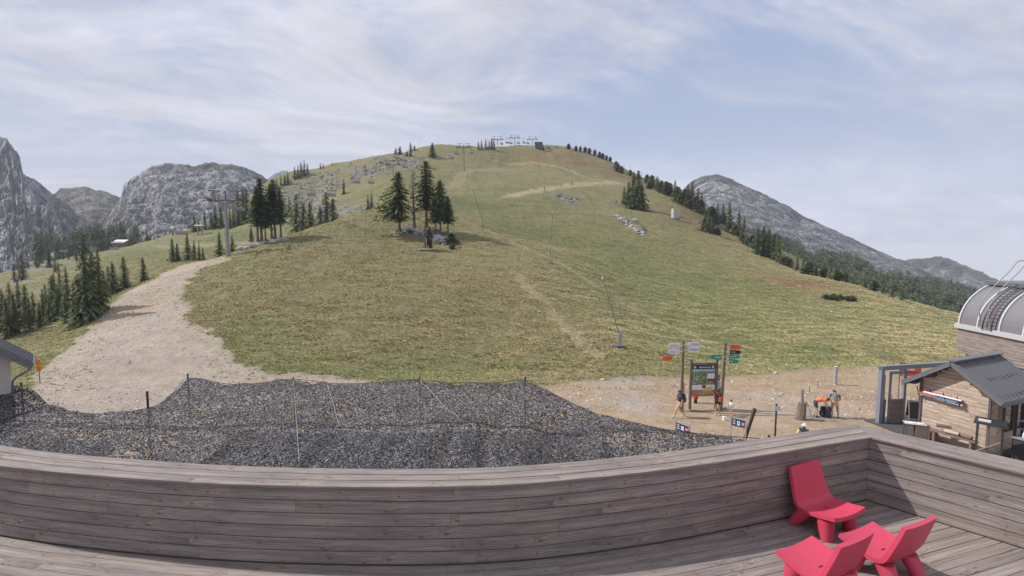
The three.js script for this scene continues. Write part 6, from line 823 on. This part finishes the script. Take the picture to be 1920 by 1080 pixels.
  const cw = toW(4.4, 0, -1.1), cnt = thing('bar_counter', 'dark bar counter with bottles under a canopy beside the kiosk', 'counter', [cw.x, 0, cw.z], th); mesh('front', box(1.5, 1.1, 0.06, 0, 0.55, 0.3), std(lin(0.045, 0.04, 0.045)), cnt); mesh('worktop', box(1.6, 0.06, 0.75, 0, 1.14, 0), std(lin(0.28, 0.27, 0.28), 0.5), cnt); for (const x of [-0.8, 0.8]) mesh('post', box(0.1, 2.9, 0.1, x, 1.45, 0.1), dk, cnt); for (const y of [1.5, 1.9]) mesh('shelf', box(1.5, 0.04, 0.3, 0, y, -0.3), std(lin(0.3, 0.3, 0.32)), cnt); mesh('back_panel', box(1.6, 2.6, 0.05, 0, 1.3, -0.48), std(lin(0.05, 0.04, 0.07)), cnt);
  ['#d8dce4', '#5577aa', '#c8ccd4', '#7a4a80'].forEach((c, k) => { const w = toW(3.95 + k * 0.28, 1.17, -1.0), b = mesh('bottle', new THREE.LatheGeometry([[0, 0], [0.055, 0], [0.055, 0.2], [0.02, 0.27], [0.02, 0.34], [0, 0.34]].map((p) => new THREE.Vector2(...p)), 12), std(c, 0.3)); b.position.copy(w); tag(b, ['white bottle at the near end of the bar counter', 'blue bottle on the bar counter', 'pale bottle between the blue and violet bottles', 'violet bottle at the far end of the bar counter'][k], 'bottle'); });
}
// ------------------------------------------------------------------ gate, board, planter
{
  const foot0 = onLevel(1647, 795, 0), H = 3.5, R = rng(1031), t = thing('entry_gate', 'blue grey steel gate frame with a half glazed door', 'gate', [foot0.x, 0, foot0.z], Math.atan2(1.15, 5.2)), f = (w, h, d, x, y, z) => rbox(w, h, d, 0.01, x, y, z, 0, 0, 0, 1);
  mesh('post', f(0.24, H, 0.24, 0, H / 2, 0), gateBlue, t); mesh('beam', f(5.4, 0.26, 0.2, 2.58, H - 0.12, 0), gateBlue, t); mesh('post', f(0.16, H - 0.3, 0.16, 1.72, (H - 0.3) / 2, 0), gateBlue, t);
  mesh('mesh_strip', box(0.16, 1.5, 0.02, 0.24, 2.2, 0), std(lin(1, 1, 1), 0.6, { map: canvasTexture(32, 256, (c) => { for (let i = 0; i < 4; i++) for (let j = 0; j < 32; j++) { c.fillStyle = (i + j) % 2 ? '#26303c' : '#c8ccd6'; c.fillRect(i * 8, j * 8, 8, 8); } }) }), t); mesh('side_panel', box(0.3, 1.45, 0.04, 0.28, 0.75, 0), std(lin(0.14, 0.13, 0.14), 0.8), t);
  const d = mesh('door', [f(0.12, 3.05, 0.08, 0.52, 1.6, 0.14), f(0.12, 3.05, 0.08, 1.56, 1.6, 0.14), f(1.16, 0.16, 0.08, 1.04, 3.1, 0.14), f(1.16, 0.14, 0.08, 1.04, 1.44, 0.14), f(1.16, 0.1, 0.08, 1.04, 0.12, 0.14)], gateBlue, t); mesh('pane', box(0.92, 1.52, 0.014, 1.04, 2.27, 0.14), glass, d); for (let k = 0; k < 6; k++) mesh('plank', boxUV(0.92, 0.2, 0.04, 1.04, 0.28 + k * 0.208, 0.14, R), woodMats[(k * 5) % 12], d); mesh('handle', rod(V(0.6, 1.3, 0.22), V(0.6, 1.75, 0.22), 0.02), steel, d);
  const pad = new THREE.BoxGeometry(7, 0.06, 6).rotateY(Math.atan2(1.15, 5.2)).translate(foot0.x + 3.6, 0.05, foot0.z + 1.6); structure('kiosk_pavement', pad, std(lin(0.07, 0.068, 0.07), 0.92), 'dark paving in front of the kiosk and gate');
  const bp = onLevel(1713, 786, 0.08), bd = thing('chalkboard', 'black folding menu chalkboard between the gate and kiosk', 'sign', [bp.x, 0.08, bp.z], -0.35); for (const s of [1, -1]) { const leaf = mesh('leaf', [box(0.62, 1.02, 0.025, 0, 0.62, s * 0.19, -s * 0.2)], std(lin(0.02, 0.02, 0.024), 0.7), bd); mesh('frame', [box(0.05, 1.16, 0.035, -0.32, 0.58, s * 0.195, -s * 0.2), box(0.05, 1.16, 0.035, 0.32, 0.58, s * 0.195, -s * 0.2), box(0.6, 0.05, 0.035, 0, 1.12, s * 0.09, -s * 0.2)], std(lin(0.3, 0.26, 0.24), 0.8), leaf); }
  const tp = onLevel(1715, 795, 0.9), tb = thing('leaflet_table', 'small table with white leaflets beside the kiosk corner', 'table', [tp.x, 0.08, tp.z], -0.4); mesh('tabletop', box(0.95, 0.04, 0.5, 0, 0.86, 0), std(lin(0.5, 0.5, 0.53)), tb); for (const [x, z] of [[-0.42, -0.2], [0.42, -0.2], [-0.42, 0.2], [0.42, 0.2]]) mesh('leg', box(0.05, 0.84, 0.05, x, 0.42, z), darkSteel, tb); for (let k = 0; k < 5; k++) mesh('leaflet', box(0.14, 0.012, 0.2, -0.34 + k * 0.17, 0.888 + 0.002 * k, 0.02 * (k % 2), 0, 0.2 * k, 0), std(k % 2 ? '#e4e4ec' : '#c2d4c0'), tb);
  const cp = onLevel(1717, 805, 0.5), cb = thing('slatted_bin', 'brown slatted wooden bin beside the leaflet table', 'bin', [cp.x, 0.08, cp.z + 0.4], -0.5); mesh('liner', box(0.62, 0.74, 0.5, 0, 0.37, 0), std(lin(0.04, 0.03, 0.03)), cb); for (let k = 0; k < 6; k++) { mesh('slat', box(0.09, 0.8, 0.025, -0.27 + k * 0.108, 0.4, 0.265), postWoodMat, cb); } for (let k = 0; k < 4; k++) mesh('slat', box(0.025, 0.8, 0.1, 0.325, 0.4, -0.19 + k * 0.127), std(lin(0.12, 0.05, 0.05), 0.85), cb);
  const ob = onLevel(1720, 735, 1.2), bn = thing('orange_banner', 'orange advertising banner behind the kiosk corner', 'banner', [ob.x + 1.2, 0, ob.z - 2.2], -0.3); for (const x of [-0.6, 0.6]) mesh('pole', cyl(0.03, 0.03, 2.6, x, 1.3, 0, 8), darkSteel, bn); mesh('cloth', box(1.2, 0.9, 0.02, 0, 2.1, 0), std(lin(1, 1, 1), 0.7, { map: canvasTexture(128, 96, (c) => { c.fillStyle = '#d0573f'; c.fillRect(0, 0, 128, 96); c.fillStyle = '#ecc8c0'; c.fillRect(40, 12, 50, 40); c.fillStyle = '#8f3a3a'; c.fillRect(8, 60, 110, 14); }) }), bn);
}
// ------------------------------------------------------------------ lift station: plank body, curved translucent roof, ladder
{
  const R = rng(1051), t = thing('lift_station', 'raised lift station with plank body and curved grey roof panels', 'building', [35.0, 0, -39.8], -0.06), L = 15, y0 = 2.2, y1 = 4.1, rowH = 0.21;
  // local: side wall in the plane x = 0, running along +z
  mesh('core', box(7.2, y1 - y0 - 0.05, L, 3.75, (y0 + y1) / 2, L / 2), joistMat, t);
  for (let r = 0; r * rowH < y1 - y0; r++) { const y = y0 + r * rowH, bulge = -0.12 * Math.sin((r + 0.5) / 9 * Math.PI), h = Math.min(rowH, y1 - y) - 0.008; let z = 0; while (z < L - 0.2) { const e = Math.min(L, z + 1.6 + 1.6 * R()); mesh('board', boxUV(0.05, h, e - z - 0.006, bulge + 0.1, y + h / 2, (z + e) / 2, R), woodMats[Math.floor(R() * 12)], t); z = e; } mesh('board', boxUV(7, h, 0.05, 3.65, y + h / 2, -0.03, R), woodMats[Math.floor(R() * 12)], t); }
  mesh('eaves_beam', rbox(0.34, 0.34, L + 0.3, 0.02, 0.02, y1 + 0.16, L / 2, 0, 0, 0, 1), std(lin(0.42, 0.43, 0.46), 0.5), t);
  const prof = (u) => { const a = u * 1.18; return [3.9 * (1 - Math.cos(a)) * 0.92 + 0.1, y1 + 0.3 + 3.35 * Math.sin(a)]; }, N = 14, white = std(lin(0.5, 0.5, 0.53), 0.5), sheet = std(lin(0.20, 0.195, 0.21), 0.4, { metalness: 0.2 });
  const strip = (z0, z1, lift, th) => { const pos = [], idx = []; for (let i = 0; i <= N; i++) { const [x, y] = prof(i / N), [xa, ya] = prof(Math.max(0, i / N - 0.01)), [xb, yb] = prof(i / N + 0.01), n = Math.hypot(xb - xa, yb - ya), nx = -(yb - ya) / n, ny = (xb - xa) / n; for (const [z, l] of [[z0, lift], [z1, lift], [z0, lift - th], [z1, lift - th]]) pos.push(x + nx * l, y + ny * l, z); } for (let i = 0; i < N; i++) { const a = i * 4, b = a + 4; idx.push(a, a + 1, b, b, a + 1, b + 1, a + 2, b + 2, a + 3, b + 2, b + 3, a + 3, a, b, a + 2, b, b + 2, a + 2, a + 1, a + 3, b + 1, b + 1, a + 3, b + 3); } idx.push(0, 2, 1, 1, 2, 3); const g = new THREE.BufferGeometry(); g.setAttribute('position', new THREE.Float32BufferAttribute(pos, 3)); g.setIndex(idx); const q = g.toNonIndexed(); q.computeVertexNormals(); return q; };
  const ribs = [0.06, 1.75, 3.6, 5.45, 7.3, 9.15, 11, 12.85, 14.9]; ribs.forEach((z, k) => { mesh('roof_rib', strip(z - 0.06, z + 0.06, 0.1, 0.14), white, t); if (k < ribs.length - 1) mesh('roof_panel', strip(z + 0.07, ribs[k + 1] - 0.07, 0.0, 0.04), sheet, t); });
  const [tx, ty] = prof(1); mesh('roof_crown', rbox(3.2, 0.3, L + 0.5, 0.03, tx + 1.2, ty + 0.15, L / 2, 0, 0, 0, 1), slate, t); mesh('end_wall', new THREE.ExtrudeGeometry(new THREE.Shape([...Array.from({ length: N + 1 }, (_, i) => new THREE.Vector2(...prof(i / N)).add(new THREE.Vector2(0.06, -0.04))), new THREE.Vector2(6.5, ty), new THREE.Vector2(6.5, y1)]), { depth: 0.05, bevelEnabled: false }).translate(0, 0, 0.1), sheet, t);
  for (const [x, z] of [[1.2, 2], [6, 2], [1.2, 8], [6, 8], [1.2, 13], [6, 13]]) mesh('pillar', box(0.5, y0, 0.5, x, y0 / 2, z), std(lin(0.3, 0.3, 0.3), 0.9), t);
  mesh('underside', box(6.6, 0.3, L - 0.4, 3.9, y0 - 0.12, L / 2), steel, t);
  // ladder lying on the roof
  const lad = thing('roof_ladder', 'red brown ladder with tall hoop handrails lying on the station roof', 'ladder', [35.0, 0, -39.8], -0.06), side = (z, l) => Array.from({ length: 9 }, (_, i) => { const [x, y] = prof(i / 8), [xb, yb] = prof(i / 8 + 0.02), n = Math.hypot(xb - x, yb - y); return V(x - (yb - y) / n * l, y + (xb - x) / n * l, z); }), redM = std(lin(0.13, 0.055, 0.055), 0.7);
  for (const z of [2.45, 3.2]) { const s = mesh('stringer', tube(side(z, 0.26), 0.045, 30, 6), darkSteel, lad); mesh('handrail', tube([side(z, 0.26)[0].clone().add(V(-0.1, 0, 0)), side(z, 0.95)[3], V(tx - 0.9, ty + 1.2, z), V(tx - 0.35, ty + 1.9, z), V(tx + 0.1, ty + 1.85, z), V(tx + 0.2, ty + 0.3, z)], 0.035, 60, 6), steel, lad); }
  for (let k = 0; k <= 16; k++) { const u = k / 16, [x, y] = prof(u), [xb, yb] = prof(u + 0.02), n = Math.hypot(xb - x, yb - y); mesh('rung', rod(V(x - (yb - y) / n * 0.26, y + (xb - x) / n * 0.26, 2.45), V(x - (yb - y) / n * 0.26, y + (xb - x) / n * 0.26, 3.2), 0.032), k < 8 ? redM : darkSteel, lad); }
  const mast = thing('roof_mast', 'lattice mast with diagonal braces rising from the station roof', 'mast', [35.0, 0, -39.8], -0.06); mesh('pole', rod(V(tx + 0.6, ty + 0.3, 3.9), V(tx + 0.5, ty + 2.7, 4.0), 0.07, 0.06), steel, mast); for (const [x, z, y] of [[0.3, 3.2, 0.3], [1.4, 4.6, 0.3], [0.5, 5.6, 0.3]]) mesh('brace', rod(V(tx + x, ty + y, z), V(tx + 0.5, ty + 2.5, 4.0), 0.045), darkSteel, mast); mesh('arm', rod(V(tx + 0.5, ty + 2.55, 4.0), V(tx + 1.0, ty + 2.4, 5.6), 0.04), darkSteel, mast);
}
// ------------------------------------------------------------------ chalet corner by the track
{
  const e = at(60, 684, 27), t = thing('chalet', 'corner of a chalet with dark ribbed roof, gutter and white wall', 'building', [e.x, 0, e.z], 0.74), slope = 0.85, run = 7, L = 2.6, ang = Math.atan(slope), len = Math.hypot(run, run * slope), y = e.y;
  const g = [new THREE.BoxGeometry(len, 0.07, L)]; for (let k = 0; k < 9; k++) g.push(new THREE.BoxGeometry(len, 0.05, 0.06).translate(0, 0.055, -L / 2 + 0.1 + k * 0.6)); mesh('roof', merge(g).applyMatrix4(M4(-run / 2, y + run * slope / 2 + 0.1, -L / 2, 0, 0, -ang)), slate, t); mesh('barge_board', box(len, 0.26, 0.06, -run / 2, y + run * slope / 2 - 0.05, 0.04, 0, 0, -ang), std(lin(0.09, 0.05, 0.04), 0.8), t);
  mesh('gutter', new THREE.CylinderGeometry(0.09, 0.09, L, 10, 1, true, 0, Math.PI).rotateZ(Math.PI / 2).rotateY(Math.PI / 2).translate(0.06, y + 0.02, -L / 2), std(lin(0.14, 0.15, 0.17), 0.4, { metalness: 0.5, side: THREE.DoubleSide }), t); mesh('fascia', box(0.05, 0.22, L, -0.03, y - 0.02, -L / 2), slate, t);
  mesh('downpipe', tube([V(0, y - 0.08, -0.5), V(-0.1, y - 0.3, -0.5), V(-0.75, y - 0.75, -0.5), V(-0.82, y - 1.1, -0.5), V(-0.82, 0.1, -0.5)], 0.05, 30, 8), std(lin(0.14, 0.15, 0.17), 0.4, { metalness: 0.5 }), t);
  mesh('wall', new THREE.ExtrudeGeometry(new THREE.Shape([[-0.9, 0], [-0.9, y + 0.5], [-run, y + (run - 0.2) * slope - 0.1], [-run, 0]].map((p) => new THREE.Vector2(...p))), { depth: L - 0.9, bevelEnabled: false }).translate(0, 0, -L + 0.2), std(lin(0.55, 0.50, 0.47), 0.9, { bumpMap: gravelTex, bumpScale: 0.01 }), t);
  mesh('timber_post', box(0.18, y + 0.9, 0.2, -1.72, (y + 0.9) / 2, -0.6), std(lin(0.17, 0.07, 0.05), 0.8), t); mesh('timber_panel', box(2.6, y + 1.2, 0.08, -3.2, (y + 1.2) / 2, -0.64), std(lin(0.13, 0.055, 0.045), 0.85), t); for (const x of [-0.7, -1.6, -2.5]) mesh('purlin', box(0.2, 0.24, 0.7, x, y + -x * slope - 0.16, -0.36), std(lin(0.06, 0.035, 0.03)), t);
  const c = at(2, 632, 28.5); mesh('chimney', [box(0.6, 1.0, 0.7, c.x - e.x - 0.4, c.y - 0.3, c.z - e.z), box(0.8, 0.1, 0.9, c.x - e.x - 0.4, c.y + 0.24, c.z - e.z)], std(lin(0.3, 0.31, 0.33), 0.6), t);
  const o = onLevel(74, 704, 0.9), s = thing('piste_sign', 'two small orange boards on a stake beside the chalet', 'sign', [o.x, ground(o.x, o.z), o.z]); mesh('stake', cyl(0.03, 0.03, 1.75, 0, 0.87, 0, 6), darkSteel, s); for (const y2 of [1.15, 1.62]) mesh('board', box(0.34, 0.42, 0.03, 0.02, y2, 0.04, 0, 0, -0.03), std(lin(1, 1, 1), 0.6, { map: signMap('or', 64, 80, '#c9742f', (q) => { strokes(q, 10, 26, 40, 14, '#7a3d18', 5); strokes(q, 14, 50, 30, 10, '#7a3d18', 6); }) }), s);
}

// ------------------------------------------------------------------ low red plastic chairs on the deck
const redPlastic = new THREE.MeshPhysicalMaterial({ color: lin(0.53, 0.05, 0.1), roughness: 0.5, sheen: 0.2, clearcoat: 0.08, clearcoatRoughness: 0.5 });
const shellGeo = (() => {                                // seat and back in one swept sheet: facing +z, width along x
  const prof = [[0.36, 0.35], [0.3, 0.335], [0.2, 0.313], [0.09, 0.293], [0.0, 0.282], [-0.09, 0.285], [-0.155, 0.318], [-0.195, 0.39], [-0.225, 0.485], [-0.255, 0.59], [-0.285, 0.695], [-0.315, 0.8]], curve = new THREE.SplineCurve(prof.map((p) => new THREE.Vector2(...p))), n = 30, m = 14, th = 0.048, pos = [], idx = [];
  const P = (i, j, k) => { const u = i / n, v = j / m * 2 - 1, p = curve.getPoint(u), q = curve.getTangent(u), nx = q.y, ny = -q.x, w = 0.335 + 0.02 * Math.sin(u * Math.PI) - 0.03 * smooth(0.55, 1, u), dish = 0.034 * v * v * (1 - 0.55 * smooth(0.5, 1, u)), up = 1; const t = k * th, z = p.x + up * nx * (dish * 1.0 - t), y = p.y + up * ny * (dish * 1.0 - t); return [v * w, y, z]; };
  const id = (i, j, k) => (k * (n + 1) + i) * (m + 1) + j; for (let k = 0; k < 2; k++) for (let i = 0; i <= n; i++) for (let j = 0; j <= m; j++) pos.push(...P(i, j, k));
  for (let k = 0; k < 2; k++) for (let i = 0; i < n; i++) for (let j = 0; j < m; j++) { const a = id(i, j, k), b = id(i, j + 1, k), c = id(i + 1, j, k), d = id(i + 1, j + 1, k); k ? idx.push(a, c, b, b, c, d) : idx.push(a, b, c, b, d, c); }
  const rim = (a, b, c, d, f) => (f ? idx.push(a, c, b, b, c, d) : idx.push(a, b, c, b, d, c)); for (let i = 0; i < n; i++) { rim(id(i, 0, 0), id(i + 1, 0, 0), id(i, 0, 1), id(i + 1, 0, 1), false); rim(id(i, m, 0), id(i + 1, m, 0), id(i, m, 1), id(i + 1, m, 1), true); } for (let j = 0; j < m; j++) { rim(id(0, j, 0), id(0, j + 1, 0), id(0, j, 1), id(0, j + 1, 1), true); rim(id(n, j, 0), id(n, j + 1, 0), id(n, j, 1), id(n, j + 1, 1), false); }
  const g = new THREE.BufferGeometry(); g.setAttribute('position', new THREE.Float32BufferAttribute(pos, 3)); g.setIndex(idx); return THREE_creased(g);
})();
function THREE_creased(g) { const f = g.toNonIndexed(); f.computeVertexNormals(); const p = f.attributes.position, nn = f.attributes.normal, map = new Map(), key = (i) => `${Math.round(p.getX(i) * 1e4)},${Math.round(p.getY(i) * 1e4)},${Math.round(p.getZ(i) * 1e4)}`, fn = []; for (let i = 0; i < p.count; i++) { const k = key(i); if (!map.has(k)) map.set(k, []); map.get(k).push(i); fn.push(V(nn.getX(i), nn.getY(i), nn.getZ(i))); } const out = new Float32Array(p.count * 3); for (let i = 0; i < p.count; i++) { const s = V(0, 0, 0); for (const j of map.get(key(i))) if (fn[j].dot(fn[i]) > 0.6) s.add(fn[j]); s.normalize(); out.set([s.x, s.y, s.z], i * 3); } f.setAttribute('normal', new THREE.BufferAttribute(out, 3)); return f; }
function redChair(label, x, z, turn) {
  const t = thing('lounge_chair', label, 'chair', [x, DECK, z], turn); t.scale.setScalar(0.95); mesh('seat_shell', shellGeo, redPlastic, t);
  for (const [sx, sz] of [[-1, 1], [1, 1], [-1, -1], [1, -1]]) { const top = V(sx * 0.225, sz > 0 ? 0.275 : 0.255, sz > 0 ? 0.18 : -0.1), bot = V(sx * 0.25, 0, sz > 0 ? 0.22 : -0.25); mesh('leg', (() => { const d = top.clone().sub(bot), g = new THREE.CylinderGeometry(0.112, 0.082, 1, 18, 1), p = g.attributes.position; for (let i = 0; i < p.count; i++) { const k = p.getY(i) + 0.5; p.setXYZ(i, p.getX(i) + bot.x + d.x * k, bot.y + d.y * k, p.getZ(i) + bot.z + d.z * k); } g.computeVertexNormals(); return g; })(), redPlastic, t); }
  mesh('drain_slot', rbox(0.07, 0.006, 0.012, 0.003, 0.02, 0.288, 0.02), std(lin(0.12, 0.005, 0.015), 0.7), t); return t;
}
redChair('low red plastic chair facing outward with its back against the parapet', 4.12, -6.49, Math.atan2(0.43, 0.9));
redChair('low red plastic chair seen from behind, overlapping the other chair at its side', 3.36, -5.24, Math.atan2(-0.46, -0.89));
redChair('low red plastic chair seen from behind, closer to the sunlit side parapet', 4.26, -5.55, Math.atan2(-0.42, -0.91));

renderer.render(scene, camera);
